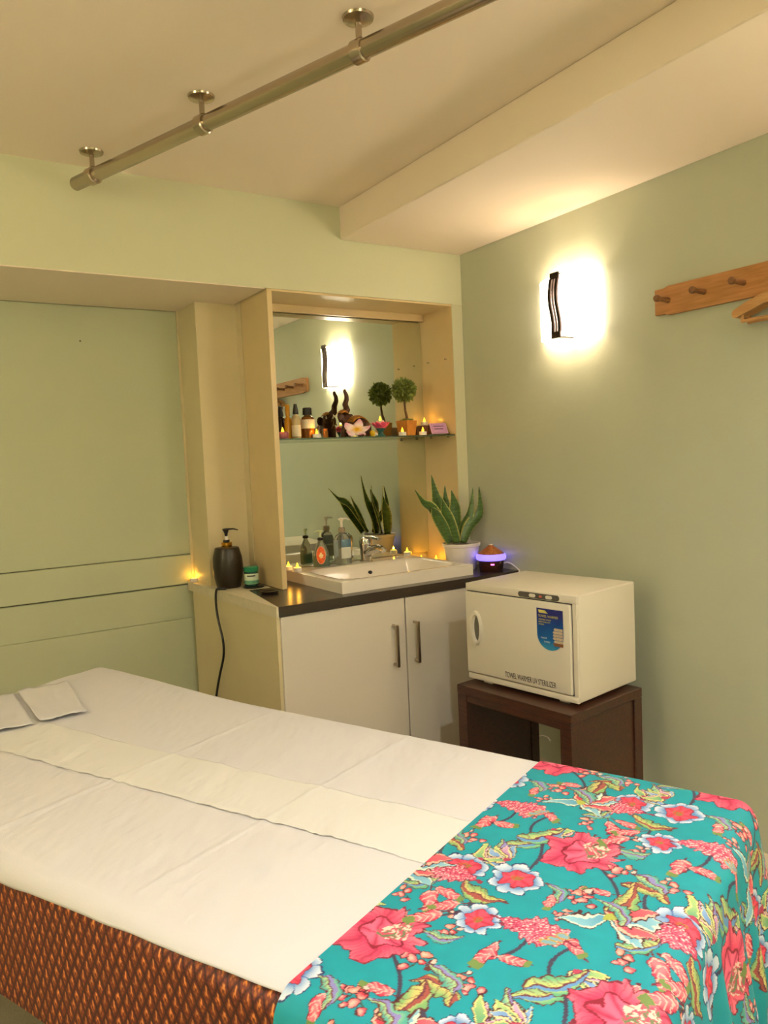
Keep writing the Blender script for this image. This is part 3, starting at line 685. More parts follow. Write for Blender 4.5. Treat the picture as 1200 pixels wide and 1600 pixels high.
G().add(vs_, [(2 * k, 2 * k + 2, 2 * k + 3, 2 * k + 1) for k in range(8)]).build('label_lettering', m_black, t)
G().lathe([(.034, .066), (.0345, .068), (.0345, .085), (.032, .088), (0, .088)], n=32).build('lid', mat('green_lid', '#1f7a54', .35), t)
t = thing('black_dish', 'small flat black dish on the dark worktop corner', 'dish', (1.335, 3.06, ZW + .0005))
G().lathe([(.030, 0), (.038, .004), (.040, .010), (.036, .010), (.030, .006), (.002, .005)], n=36).build('bowl', m_black, t)

# ------------------------------------------------------------------ side table and warmer
tt = thing('side_table', 'dark stained wooden side table under the towel warmer', 'table', (1.829, 2.400, 0), math.atan2(1.852 - 2.400, 1.896 - 1.829))
TW, TD, TH = .552, .437, .531
G().box((0, 0, TH - .035), (TW, TD, TH), .002, 1).build('top', m_darkwood, tt)
for u in (0, TW - .05):
    for v in (0, TD - .05): G().box((u + .0005, v + .0005, 0), (u + .0495, v + .0495, TH - .0355), .002, 1).build('leg', m_darkwood, tt)
G().box((.05, .004, TH - .062), (TW - .05, .026, TH - .0355)).build('apron', m_darkwood, tt)
for u in (.008, TW - .044): G().box((u, .05, .04), (u + .036, TD - .05, TH - .0355)).build('side_panel', m_darkwood, tt)
G().box((.0505, .02, .05), (TW - .0505, TD - .02, .07)).build('low_shelf', m_darkwood, tt)
tag(G().tube([Vector((2.4725, p[1], p[2])) for p in [Xp(2.4725, x, y) for x, y in ((842, 1150), (848, 1149), (856, 1152), (860, 1158))]], .0025, 8).build('wall_cable', m_led), 'short white cable end on the wall behind the table', 'cable')

wa = math.atan2(1.888 - 2.405, 1.976 - 1.896)
t = thing('towel_warmer', 'white towel warmer cabinet with blue sticker on the dark table', 'appliance', (1.896, 2.405, TH), wa)
WW, WD, WH = .523, .378, .400
G().box((0, .010, .014), (WW, WD, WH), .006, 3).build('body', m_whitep, t)
for u in (.06, WW - .10):
    for v in (.02, WD - .06): G().box((u, v, 0), (u + .045, v + .035, .0155), .002, 1).build('foot', m_whitep, t)
G().box((0.0, -.002, .014), (WW, .012, .037), .003, 2).build('base_strip', m_whitep, t)
G().box((0.0, -.002, .370), (WW, .012, WH), .004, 2).build('control_band', m_whitep, t)
G().box((WW - .020, -.0, .036), (WW, .012, .371), .002, 1).build('hinge_post', m_whitep, t)
G().box((.0, .0085, .03), (WW - .002, .0115, .375)).build('door_gasket', m_black, t)
dr_ = G().box((.001, -.008, .0405), (WW - .0235, .009, .3665), .006, 3).build('door', m_whitep, t)
# handle: raised oval pull with a dark finger hollow
def oval(cx, cz, a, b, y, n=28): return [(cx + a * math.cos(2 * PI * k / n), y, cz + b * math.sin(2 * PI * k / n)) for k in range(n)]
n = 28
v0 = oval(.056, .226, .034, .070, -.0078); v1 = oval(.055, .226, .031, .067, -.020); v2 = oval(.062, .226, .0205, .056, -.021); v3 = oval(.064, .226, .018, .052, -.0085)
g = G().add(v0 + v1 + v2 + v3, [(r * n + k, r * n + (k + 1) % n, (r + 1) * n + (k + 1) % n, (r + 1) * n + k) for r in range(3) for k in range(n)]); h_ = g.build('handle', m_whitep, dr_)
G().add(v3, [tuple(range(n))]).build('handle_hollow', mat('grey_hollow', '#6e6a5c', .6), dr_, smooth=False)
def pill(u0, u1, z0, z1, y, n=10):
    r = (z1 - z0) / 2; c_ = (z0 + z1) / 2
    return [(u1 - r + r * math.sin(PI * k / n), y, c_ + r * math.cos(PI * k / n)) for k in range(n + 1)] + [(u0 + r - r * math.sin(PI * k / n), y, c_ - r * math.cos(PI * k / n)) for k in range(n + 1)]
def slab(poly, dy):
    m_ = len(poly); b_ = [(x, y + dy, z) for x, y, z in poly]
    return G().add(poly + b_, [tuple(range(m_)), tuple(range(m_, 2 * m_))[::-1]] + [(i, (i + 1) % m_, m_ + (i + 1) % m_, m_ + i) for i in range(m_)])
cp = slab(pill(.268, .452, .3735, .394, -.0040), .003).build('control_panel', mat('grey_panel', '#57534a', .35), t, smooth=False)
for u in (.334, .408): slab(pill(u - .014, u + .014, .3775, .390, -.0065), .003).build('button', m_whitep, cp, smooth=False)
slab(pill(.364, .378, .3795, .387, -.0050), .002).build('indicator', mat('red_led', '#d8644e', .4), cp, smooth=False)
# sticker
st = [(.355, .342), (.470, .342), (.470, .255)] ; n = 14
st += [(.4125 + .0575 * math.cos(a_), .246 - .055 * math.sin(a_)) for a_ in np.linspace(0, PI, n)] + [(.355, .255)]
stp = [(u, -.0088, z) for u, z in st]
edge = [(.4125 + (u - .4125) * 1.05, -.0085, .266 + (z - .266) * 1.035) for u, z in st]
eo = slab(edge, .0004).build('sticker', mat('sticker_edge', '#d8d2c2', .4), dr_, smooth=False); eo['label'] = 'blue sticker with rounded lower corners'
eo.name = 'sticker_border'
def grad_mat(name, stops, z0, z1):
    m = bpy.data.materials.new(name); m.use_nodes = True
    N = m.node_tree.nodes; L = m.node_tree.links
    tc = N.new('ShaderNodeTexCoord'); sp_ = N.new('ShaderNodeSeparateXYZ'); mr = N.new('ShaderNodeMapRange'); cr = N.new('ShaderNodeValToRGB')
    mr.inputs[1].default_value = z0; mr.inputs[2].default_value = z1
    nz = N.new('ShaderNodeTexNoise'); nz.inputs['Scale'].default_value = 45; nz.inputs['Detail'].default_value = 3
    ad = N.new('ShaderNodeMath'); ad.operation = 'MULTIPLY_ADD'; ad.inputs[1].default_value = .35
    L.new(tc.outputs['Object'], sp_.inputs[0]); L.new(sp_.outputs[2], mr.inputs[0]); L.new(tc.outputs['Object'], nz.inputs['Vector'])
    L.new(nz.outputs['Fac'], ad.inputs[0]); L.new(mr.outputs[0], ad.inputs[2]); L.new(ad.outputs[0], cr.inputs[0])
    e = cr.color_ramp.elements
    e[0].position = stops[0][0]; e[0].color = (*lin(stops[0][1]), 1); e[1].position = stops[-1][0]; e[1].color = (*lin(stops[-1][1]), 1)
    for p, c in stops[1:-1]:
        k = e.new(p); k.color = (*lin(c), 1)
    L.new(cr.outputs[0], N['Principled BSDF'].inputs['Base Color']); N['Principled BSDF'].inputs['Roughness'].default_value = .25
    return m
slab(stp, .0003).build('sticker', grad_mat('sticker_blue', [(.12, '#3f9ec4'), (.45, '#1d63a8'), (.85, '#1c3f8a'), (1.15, '#2a2f78')], .19, .342), dr_, smooth=False)['label'] = 'glossy blue picture sticker'
def text(name, s, size, m, parent, mtx, sxs=1.0):
    cu = bpy.data.curves.new('txt', 'FONT'); cu.body = s; cu.size = size; cu.align_x = 'LEFT'; cu.extrude = .0002
    ob = bpy.data.objects.new('txt', cu); COL.objects.link(ob)
    bpy.context.view_layer.update()
    me = bpy.data.meshes.new_from_object(ob.evaluated_get(bpy.context.evaluated_depsgraph_get()))
    bpy.data.objects.remove(ob); bpy.data.curves.remove(cu)
    me.transform(Matrix.Diagonal((sxs, 1, 1, 1))); me.transform(mtx); me.materials.clear(); me.materials.append(m)
    o = bpy.data.objects.new(name, me); COL.objects.link(o); o.parent = parent; return o
def front(u, z, y): return Matrix.Translation((u, y, z)) @ Matrix.Rotation(PI / 2, 4, 'X')
m_ink = mat('black_ink', '#2b2622', .5); m_yel = mat('yellow_ink', '#d9cf6a', .5); m_wink = mat('white_ink', '#e6ecee', .5)
text('door_lettering', 'TOWEL WARMER UV STERILIZER', .030, m_ink, dr_, front(.196, .055, -.0086), .535)
text('sticker_title', 'TOWEL WARMER', .0125, m_yel, dr_, front(.362, .310, -.0092), .88)
for k, (s_, z) in enumerate((('STERILIZING & WARM', .299), ('KEEPS TOWELS HOT', .290), ('HYGIENIC', .281))):
    text('sticker_small_print', s_, .0070, m_yel, dr_, front(.363, z, -.0092), .8)
slab([(.362, -.0091, .336), (.392, -.0091, .336), (.405, -.0091, .325), (.366, -.0091, .325)], .0002).build('sticker_swoosh', m_yel, dr_, smooth=False)
g = G()
for k in range(5):
    z = .222 + k * .011; u0 = .425 + (.004 if k in (0, 4) else 0); g.v += []
    pl = [(.468, z), (.468, z + .0095), (u0 + .004, z + .0095), (u0, z + .006), (u0, z + .003), (u0 + .004, z)]
    q = slab([(u, -.0092, zz) for u, zz in pl][::-1], .0003); g.add(q.v, q.f)
g.build('sticker_towel_picture', mat('towel_tan', '#cdb89a', .5, var=.2, vscale=90), dr_, smooth=False)
slab([(.430, -.0091, .210), (.468, -.0091, .210), (.469, -.0091, .2215), (.424, -.0091, .2215)], .0002).build('sticker_tray_picture', mat('tray_brown', '#7a4a2c', .5), dr_, smooth=False)
text('sticker_caption', 'Holds 24', .0085, m_wink, dr_, front(.372, .232, -.0092), .85)
text('sticker_caption', 'TOWELS', .0080, m_wink, dr_, front(.385, .218, -.0092), .85)

# ------------------------------------------------------------------ peg rail and hangers
pr = thing('peg_rail', 'oak peg rail with turned dark pegs on the green wall', 'peg rail', (XR, 1.48, 1.977))
yl, yr2 = 1.914 - 1.48, 1.04 - 1.48
prof = [(yl, -.047), (yl, .047), (yl - .040, .047), (yl - .055, .0525), (yr2 + .055, .0525), (yr2 + .04, .047), (yr2, .047), (yr2, -.047), (yr2 + .04, -.047), (yr2 + .055, -.0525), (yl - .055, -.0525), (yl - .04, -.047)]
G().prism(prof, -.020, -.0005, axis=0).build('board', m_oak, pr, smooth=False)
for y in (1.855, 1.706, 1.556, 1.406, 1.256, 1.106):
    yy = y - 1.48
    G().tube([(-.018, yy, 0), (-.030, yy, .0006), (-.060, yy + .004, .002), (-.068, yy + .005, .003), (-.073, yy + .005, .003), (-.082, yy + .0065, .004), (-.085, yy + .0065, .004)], [.0105, .0095, .0080, .0095, .0125, .0125, .010], 16).build('peg', m_peg, pr)
m_hang = wood('hanger_wood', '#a97b45', '#c79a62', (3, 25, 25), .5)
def hanger(loc, rz, label, h=.155):
    t = thing('coat_hanger', label, 'hanger', loc, rz)
    # local x is the span, top of hook at z=0
    g = G()
    for s in (-1, 1):
        pts = [(0, 0, -.068), (s * h * .35, 0, -.074), (s * h * .7, 0, -.092), (s * h, 0, -.112)]
        for a_, b_ in zip(pts[:-1], pts[1:]):
            pass
        poly = [(0, -.070), (s * h * .35, -.076), (s * h * .72, -.096), (s * h * .97, -.114), (s * h, -.122), (s * h * .985, -.136), (s * h * .93, -.140), (s * h * .6, -.124), (s * h * .3, -.108), (0, -.104)]
        g.prism(poly, -.011, .011, axis=1)
    g.build('shoulder', m_hang, t, smooth=False)
    G().tube([(-h * .82, 0, -.152), (h * .82, 0, -.152)], .0055, 10).build('trouser_bar', m_hang, t)
    g = G()
    for s in (-1, 1): g.box((s * h * .78 - .004, -.004, -.158), (s * h * .78 + .004, .004, -.126))
    g.build('bar_bracket', m_hang, t)
    pts = [(0, 0, -.075), (0, 0, -.045)] + [(.018 * math.sin(a_), 0, -.019 - .018 * math.cos(a_)) for a_ in np.linspace(.0, 4.2, 14)]
    G().tube(pts, .0018, 8).build('hook', m_chrome, t)
hz = 1.9775 + .0125
hanger((2.412, 1.405, hz + .004), PI / 2 + .04, 'pale wooden coat hanger on peg rail, furthest from the wall')
hanger((2.446, 1.408, hz + .003), PI / 2 - .02, 'pale wooden coat hanger on peg rail, close against the wall')

# ------------------------------------------------------------------ massage bed
d2 = np.array([.394, -.919]); n2 = np.array([.919, .394])
d2 /= np.linalg.norm(d2); n2 /= np.linalg.norm(n2)
A0, B0 = -1.3, 1.26
brz = math.atan2(d2[1], d2[0]); bl = d2 * A0 + n2 * B0
def ab(x, y, z=.68):
    p = Zp(z, x, y)[:2]; return float(p @ d2) - A0, float(p @ n2) - B0
RA0, RA1, RB0, RB1 = -2.50 - A0, -.305 - A0, .800 - B0, 1.722 - B0   # mattress rectangle (edge of the flat top)
def drape(Aa, Bb, top, rad, fold=0.0, flare=0.0):
    ca = np.clip(Aa, RA0, RA1); cb = np.clip(Bb, RB0, RB1)
    ea, eb = Aa - ca, Bb - cb; r = np.hypot(ea, eb); rr = np.maximum(r, 1e-9); ux, uy = ea / rr, eb / rr
    q = rad * PI / 2
    out = np.where(r < q, rad * np.sin(np.minimum(r, q) / rad), rad); drop = np.where(r < q, rad * (1 - np.cos(np.minimum(r, q) / rad)), rad + (r - q))
    th = np.arctan2(eb, ea)
    along = np.where(np.abs(ea) > np.abs(eb), cb * 7.5, ca * 6.0) + th * 1.6
    wv = .5 + .5 * np.sin(along * 2 * PI + .8 * np.sin(along * 3.1)); k = np.clip((drop - rad * .6) / .25, 0, 1)
    out = out + fold * wv * k + flare * k
    return np.stack([ca + ux * out, cb + uy * out, top - drop], -1)
bed = thing('massage_bed', 'padded massage bed with patterned brown and orange cover', 'bed', (bl[0], bl[1], 0), brz)
G().box((RA0 - .015, RB0 - .015, .405), (RA1 + .015, RB1 + .015, .664), .02, 3).build('mattress', mat('mattress_brown', '#4a2015', .8), bed)
G().box((RA0 + .02, RB0 + .02, .345), (RA1 - .02, RB1 - .02, .404), .004, 1).build('bed_frame', m_darkwood, bed)
for a_ in (RA0 + .12, RA1 - .2):
    for b_ in (RB0 + .10, RB1 - .16): G().box((a_, b_, 0), (a_ + .07, b_ + .07, .346), .003, 1).build('leg', m_darkwood, bed)
# woven cover with diamond lattice of flame motifs (colour print on its own cloth mesh)
def thai(U, V):
    """U along, V up, metres"""
    w_, h_ = .0250, .044
    p = U / w_ + V / h_; q = U / w_ - V / h_
    fp, fq = p - np.floor(p) - .5, q - np.floor(q) - .5
    lx = (fp + fq) / 2 * 2; ly = (fp - fq) / 2 * 2        # -1..1 diamond coordinates
    lx, ly = (fp + fq), (fp - fq)
    dia = np.abs(lx) + np.abs(ly)
    base, dk, og, br, mid = [np.array(lin(h)) for h in ('#6a2a1a', '#371318', '#d07a34', '#f2a054', '#74321e')]
    c = np.where((dia > .84)[..., None], dk, base)
    inner = dia < .70
    c = np.where(inner[..., None], mid, c)
    def fl(x0, y0, ww, hh):
        yy = (ly - y0) / hh; wd = ww * np.clip(1 - yy, 0, 1) ** .7 * np.clip(yy * 4, 0, 1); return (np.abs(lx - x0) < wd) & (yy > 0) & (yy < 1)
    m1 = fl(0, -.02, .19, .70); m2 = fl(.27, -.20, .14, .46) | fl(-.27, -.20, .14, .46); m3 = fl(.12, -.45, .08, .3) | fl(-.12, -.45, .08, .3) | fl(.0, -.62, .07, .32)
    hs = (np.sin(np.floor(p) * 12.9 + np.floor(q) * 78.2) * 43758.5) % 1.0
    hs = (.65 + .5 * hs)[..., None]
    c = np.where(m3[..., None], og * .62 * hs, c); c = np.where(m2[..., None], og * hs, c); c = np.where(m1[..., None], br * hs, c)
    return c
m_thai = attr_mat('woven_cover', .6, .3, 700)
la = np.arange(RA0 - .02, RA1 + .03, .0026); lv = np.arange(0, .302, .0026)
Aa, Vv = np.meshgrid(la, lv)
P = drape(Aa, RB0 - Vv, .667, .032); P[..., 1] -= .0015 + .004 * np.sin(Aa * 9) * np.clip(Vv / .2, 0, 1) ** 2
gridmesh('cover_side', P, m_thai, bed, thai(Aa, -Vv))
lb_ = np.arange(RB0 - .02, RB1 + .03, .006); Bb, Vv = np.meshgrid(lb_, np.arange(0, .302, .006))
gridmesh('cover_side', drape(RA1 + Vv, Bb, .667, .032), m_thai, bed, thai(Bb, -Vv))
Aa2, Vv2 = np.meshgrid(np.arange(RA0 - .02, RA1 + .03, .006), np.arange(0, .302, .006))
gridmesh('cover_side', drape(Aa2, RB1 + Vv2, .667, .032), m_thai, bed, thai(Aa2, -Vv2))
lb_ = np.arange(RB0 - .02, RB1 + .03, .006); Bb, Vv = np.meshgrid(lb_, np.arange(0, .302, .006))
gridmesh('cover_side', drape(RA0 - Vv, Bb, .667, .032), m_thai, bed, thai(Bb, -Vv))
# smooth value noise
def vnoise(X, Y, seed=0):
    xi, yi = np.floor(X).astype(int), np.floor(Y).astype(int); fx_, fy_ = X - xi, Y - yi; fx_ = fx_ * fx_ * (3 - 2 * fx_); fy_ = fy_ * fy_ * (3 - 2 * fy_)
    def h(i, j): return (np.sin(i * 127.1 + j * 311.7 + seed * 74.7) * 43758.5453) % 1.0
    return (h(xi, yi) * (1 - fx_) + h(xi + 1, yi) * fx_) * (1 - fy_) + (h(xi, yi + 1) * (1 - fx_) + h(xi + 1, yi + 1) * fx_) * fy_
def sstep(a, b, x): t = np.clip((x - a) / (b - a), 0, 1); return t * t * (3 - 2 * t)
# head bump (pillow beneath) shared by the sheets
def head_z(Aa, Bb):
    k = sstep(-1.70 - A0, -2.50 - A0, Aa); c = sstep(RB0 + .1, RB1, Bb)
    return k * (.004 + .026 * c)
m_sheet = mat('white_sheet', '#dcdbdd', .8, bump=.12, bscale=500)
la = np.linspace(RA0 - .02, -.700 - A0, 420); nb = 240
P = np.zeros((nb, len(la), 3)); tt_ = np.linspace(0, 1, nb)
hem = .002 + .055 * np.clip((-.76 - A0 - la) / 1.1, 0, 1.2) + .003 * vnoise(la * 14, la * 0, 3)
for i, a_ in enumerate(la):
    b_ = (RB0 - hem[i] - .016) + tt_ * ((RB1 + .12) - (RB0 - hem[i] - .016)); p = drape(np.full(nb, a_), b_, .6725, .0365)
    P[:, i] = p
Aa, Bb = np.meshgrid(la, np.linspace(RB0, RB1, nb)); Bb = P[..., 1]
inn = sstep(RB0 - .03, RB0 + .05, Bb) * sstep(RB1 + .035, RB1 - .03, Bb)
fade = sstep(-.74 - A0, -.95 - A0, Aa)
wr = (vnoise(Aa * 16 + Bb * 5, Bb * 5 - Aa * 2, 1) * .6 + vnoise(Aa * 40 + 14 * Bb, Bb * 12, 2) * .3 + vnoise(Aa * 90 + 40 * Bb, Bb * 30, 5) * .14 + vnoise(Aa * 110, Bb * 16 + Aa * 20, 15) * .16)
P[..., 2] += (wr * .0060 * inn) * fade + head_z(Aa, Bb)
# crease lines across the folded sheet
for a_, s_ in ((-1.62, .0022), (-1.14, .0018)):
    P[..., 2] += s_ * np.exp(-((Aa - (a_ - A0) - .02 * (Bb)) / .008) ** 2) * inn
gridmesh('bed_sheet', P, m_sheet)
bo = bpy.data.objects['bed_sheet']; bo.location = (bl[0], bl[1], 0); bo.rotation_euler = (0, 0, brz)
tag(bo, 'white sheet covering the massage bed up to the floral throw', 'sheet'); md = bo.modifiers.new('t', 'SOLIDIFY'); md.thickness = .0012; md.offset = 1
# paper strip laid along the middle
la = np.linspace(-2.40 - A0, -.712 - A0, 400); nb = 50
Aa, Tt = np.meshgrid(la, np.linspace(0, 1, nb))
k = (Aa + A0 + 2.2) / 1.45
b0_ = (1.085 + .095 * k) - B0 + .004 * vnoise(Aa * 30, Aa * 0, 8); b1_ = (1.285 + .085 * k) - B0 + .004 * vnoise(Aa * 30, Aa * 0, 9)
Bb = b0_ + (b1_ - b0_) * Tt
wr = (vnoise(Aa * 16 + Bb * 5, Bb * 5 - Aa * 2, 1) * .6 + vnoise(Aa * 40 + 14 * Bb, Bb * 12, 2) * .3 + vnoise(Aa * 90 + 40 * Bb, Bb * 30, 5) * .14 + vnoise(Aa * 110, Bb * 16 + Aa * 20, 15) * .16)
fade = sstep(-.74 - A0, -.95 - A0, Aa)
Pz = .6725 + .0018 + wr * .0060 * fade + head_z(Aa, Bb) + .0035 * np.exp(-(Tt / .06) ** 2) * vnoise(Aa * 60, Aa * 0, 4) * fade
for a_, s_ in ((-1.62, .0022), (-1.14, .0018)): Pz += s_ * np.exp(-((Aa - (a_ - A0) - .02 * Bb) / .008) ** 2)
so = gridmesh('paper_strip', np.stack([Aa, Bb, Pz], -1), mat('strip_white', '#e2e2de', .85, bump=.1, bscale=500))
so.location = (bl[0], bl[1], 0); so.rotation_euler = (0, 0, brz); tag(so, 'pale crinkled paper strip laid lengthwise on the white sheet', 'paper'); md = so.modifiers.new('t', 'SOLIDIFY'); md.thickness = .0004; md.offset = 1
# folded cloth at the head
def quad_cloth(name, label, pts, seed, lift=.004, mtl=None):
    n = 26; U, V = np.meshgrid(np.linspace(0, 1, n), np.linspace(0, 1, n)); q = [np.array(p) for p in pts]
    P2 = q[0] * ((1 - U) * (1 - V))[..., None] + q[1] * (U * (1 - V))[..., None] + q[2] * (U * V)[..., None] + q[3] * ((1 - U) * V)[..., None]
    wrk = vnoise(U * 5 + V * 2, V * 3, seed) * .006 + vnoise(U * 14, V * 9, seed + 1) * .003
    Zz = .678 + head_z(P2[..., 0], P2[..., 1]) + lift + wrk + .004 * np.exp(-((1 - V) / .12) ** 2)
    o = gridmesh(name, np.stack([P2[..., 0], P2[..., 1], Zz], -1), mtl or m_sheet); o.location = (bl[0], bl[1], 0); o.rotation_euler = (0, 0, brz)
    tag(o, label, 'cloth'); md = o.modifiers.new('t', 'SOLIDIFY'); md.thickness = .0015; md.offset = -1
quad_cloth('face_cloth', 'folded white face cloth lying at the head of the bed', [ab(28, 1088, .69), ab(105, 1070, .70), ab(136, 1117, .69), ab(62, 1131, .69)], 11, .005)
quad_cloth('face_cloth', 'crumpled white cloth tucked beside the folded face cloth at bed head', [ab(-70, 1108, .69), ab(21, 1090, .69), ab(52, 1133, .69), ab(-60, 1156, .69)], 21, .002)

# ------------------------------------------------------------------ floral throw
hexc = lambda h: np.array(lin(h))
DK = hexc('#4a1a26')
class Cloth:
    def __init__(s, U, V): s.U, s.V = U.ravel(), V.ravel(); s.c = np.tile(hexc('#0b93a2'), (s.U.size, 1)); n = vnoise(s.U * 60, s.V * 60, 6)[:, None]; s.c *= .95 + .1 * n
    def loc(s, cu, cv, rot_, size, ext=1.35):
        i = np.nonzero((np.abs(s.U - cu) < size * ext) & (np.abs(s.V - cv) < size * ext))[0]
        x, y = (s.U[i] - cu) / size, (s.V[i] - cv) / size; wx = vnoise(x * 2.3 + cu * 31, y * 2.3, 1) - .5; wy = vnoise(x * 2.3, y * 2.3 + cv * 17, 2) - .5; x = x + .32 * wx + .06 * (vnoise(x * 9, y * 9, 4) - .5); y = y + .32 * wy + .06 * (vnoise(x * 9, y * 9, 5) - .5); c, sn = math.cos(rot_), math.sin(rot_)
        return i, x * c + y * sn, -x * sn + y * c
def lerp(a, b, t): t = np.clip(t, 0, 1)[:, None]; return a * (1 - t) + b * t
def peony(K, cu, cv, r_, s):
    i, x, y = K.loc(cu, cv, r_, s)
    if not len(i): return
    r, th = np.hypot(x, y), np.arctan2(y, x)
    # feathered side petals on one side
    fr = (np.abs(th) < .8); edge = .86 + .11 * np.cos(6 * th + .5) + .045 * np.sin(17 * th) + np.where(fr, .16 * np.abs(np.sin(11 * th)) + .05, 0)
    o = r < edge + .05; K.c[i[o]] = hexc('#7a1a34')
    pet = np.abs(((th * 6 / (2 * PI) + .08) % 1) - .5) * 2
    col = lerp(hexc('#e4446e'), hexc('#a3184a'), np.clip(pet ** 4, 0, 1) * .9)
    col = lerp(col, hexc('#ff97a4'), np.clip((r - .45) * 1.6, 0, 1) * (1 - pet) ** .6 * .8)
    col = lerp(col, hexc('#b81f42'), (np.sin(th * 38 + r * 5) > .72).astype(float) * .45)
    f = r < edge; K.c[i[f]] = col[f]
    # inner petals
    r2 = np.hypot(x - .08, y); th2 = np.arctan2(y, x - .08); e2 = .46 + .07 * np.cos(5 * th2)
    o = np.abs(r2 - e2) < .035; K.c[i[o]] = hexc('#8a1432')
    p2 = np.abs(((th2 * 5 / (2 * PI)) % 1) - .5) * 2; col = lerp(hexc('#f06a8c'), hexc('#aa1a48'), p2 ** 3); f = r2 < e2 - .03; K.c[i[f]] = col[f]
    dx, dy = (x - .45) / .40, (y + .05) / .30; f = dx * dx + dy * dy < 1
    nz_ = vnoise(x * 16, y * 16, 3); col = np.where((nz_ > .62)[:, None], hexc('#e6d3c0'), np.where((nz_ > .42)[:, None], hexc('#d0506a'), hexc('#6f7f5a'))); K.c[i[f]] = col[f]
def petals(K, cu, cv, r_, s, angs, wid, cols, L0=1.0, cen=None):
    i, x, y = K.loc(cu, cv, r_, s)
    if not len(i): return
    for n_, a_ in enumerate(angs):
        c, sn = math.cos(a_), math.sin(a_); p = x * c + y * sn; q = -x * sn + y * c; q = q + .10 * p * p * (1 if n_ % 2 else -1)
        ln = L0 * (1 - .18 * (n_ % 3 == 1)); t_ = np.clip(p / ln, 0, 1); w_ = wid * np.sin(PI * t_ ** .75) * (1 + .10 * np.sin(p * 30)); ok = (p > 0) & (p < ln)
        o = ok & (np.abs(q) < w_ + .035); K.c[i[o]] = DK
        f = ok & (np.abs(q) < w_); a1, a2, a3 = cols[n_ % len(cols)]; col = lerp(a1, a2, t_ * 1.1); col = lerp(col, a3, (np.abs(q) / np.maximum(w_, 1e-5) > .66).astype(float) * .9); K.c[i[f]] = col[f]
    if cen is not None:
        r = np.hypot(x, y); f = r < .16; K.c[i[f]] = cen
def lily(K, cu, cv, r_, s):
    pk = (hexc('#b8203e'), hexc('#ef6a78'), hexc('#f6c0a8')); bl_ = (hexc('#4f97b8'), hexc('#8cc3d2'), hexc('#d9e6cf'))
    petals(K, cu, cv, r_, s, [-1.5, -.95, -.45, .0, .5, .98, 2.7], .23, [bl_, pk], 1.1, hexc('#a9b24e'))
def fan(K, cu, cv, r_, s):
    a = (hexc('#4a7cc4'), hexc('#8fb4dc'), hexc('#e0d890')); b = (hexc('#7a4a9a'), hexc('#d8a8c8'), hexc('#f0e0a0')); c = (hexc('#3f9a78'), hexc('#b8d080'), hexc('#ead890'))
    petals(K, cu, cv, r_, s, [-1.2, -.7, -.25, .2, .65, 1.1], .20, [a, b, c], 1.0, hexc('#b03a5a'))
def cone(K, cu, cv, r_, s):
    i, x, y = K.loc(cu, cv, r_, s)
    if not len(i): return
    w_ = .50 * np.sqrt(np.clip(1 - (x * 1.0) ** 2, 0, 1)) * (1 - .35 * x) * (1 + .16 * np.sin(x * 22)); o = np.abs(y) < w_ + .05; K.c[i[o]] = hexc('#8a2440')
    f = np.abs(y) < w_; col = lerp(hexc('#e0567a'), hexc('#f09aa8'), np.abs(y) / .5)
    row = np.floor(x * 6.5 - np.abs(y) * 3.2); u = (x * 6.5 - np.abs(y) * 3.2) - row; v = ((np.abs(y) * 7 + .5 * (row % 2)) % 1) - .5
    d_ = np.hypot((u - .55) * 1.1, v * 1.3); col = np.where((d_ < .30)[:, None], hexc('#f7d5cf'), col); col = np.where((d_ < .16)[:, None], hexc('#e8486c'), col)
    col = np.where(((u < .12) | (np.abs(d_ - .48) < .07))[:, None], hexc('#b02a52'), col); K.c[i[f]] = col[f]
    for k_ in range(3):
        gx, gy = x + .62 + .12 * k_, y - .30 + .22 * k_; f = (gx ** 2 / .05 + gy ** 2 / .012) < 1; K.c[i[f]] = hexc('#b59a52')
        f = (gx ** 2 / .03 + gy ** 2 / .005) < 1; K.c[i[f]] = hexc('#7ba8b8')
def roundf(K, cu, cv, r_, s):
    i, x, y = K.loc(cu, cv, r_, s)
    if not len(i): return
    r, th = np.hypot(x, y), np.arctan2(y, x)
    e = .76 + .24 * np.abs(np.sin(4.5 * th)) ** .5; o = r < e + .05; K.c[i[o]] = hexc('#2f3a6a'); f = r < e
    col = lerp(hexc('#5d8fc4'), hexc('#dfeaf0'), (r - .62) * 2.6); col = lerp(col, hexc('#4a6fb0'), (np.abs(np.sin(4.5 * th)) < .14).astype(float)); K.c[i[f]] = col[f]
    e = .58 + .07 * np.cos(6 * th); o = r < e + .05; K.c[i[o]] = hexc('#8a1830'); f = r < e; pet = np.abs(((th * 6 / (2 * PI)) % 1) - .5) * 2; col = lerp(hexc('#ef4f6a'), hexc('#b42040'), pet ** 3); K.c[i[f]] = col[f]
    f = r < .24; nz_ = vnoise(x * 22, y * 22, 2); K.c[i[f]] = np.where((nz_ > .5)[:, None], hexc('#8a7a3c'), hexc('#c8483e'))[f]
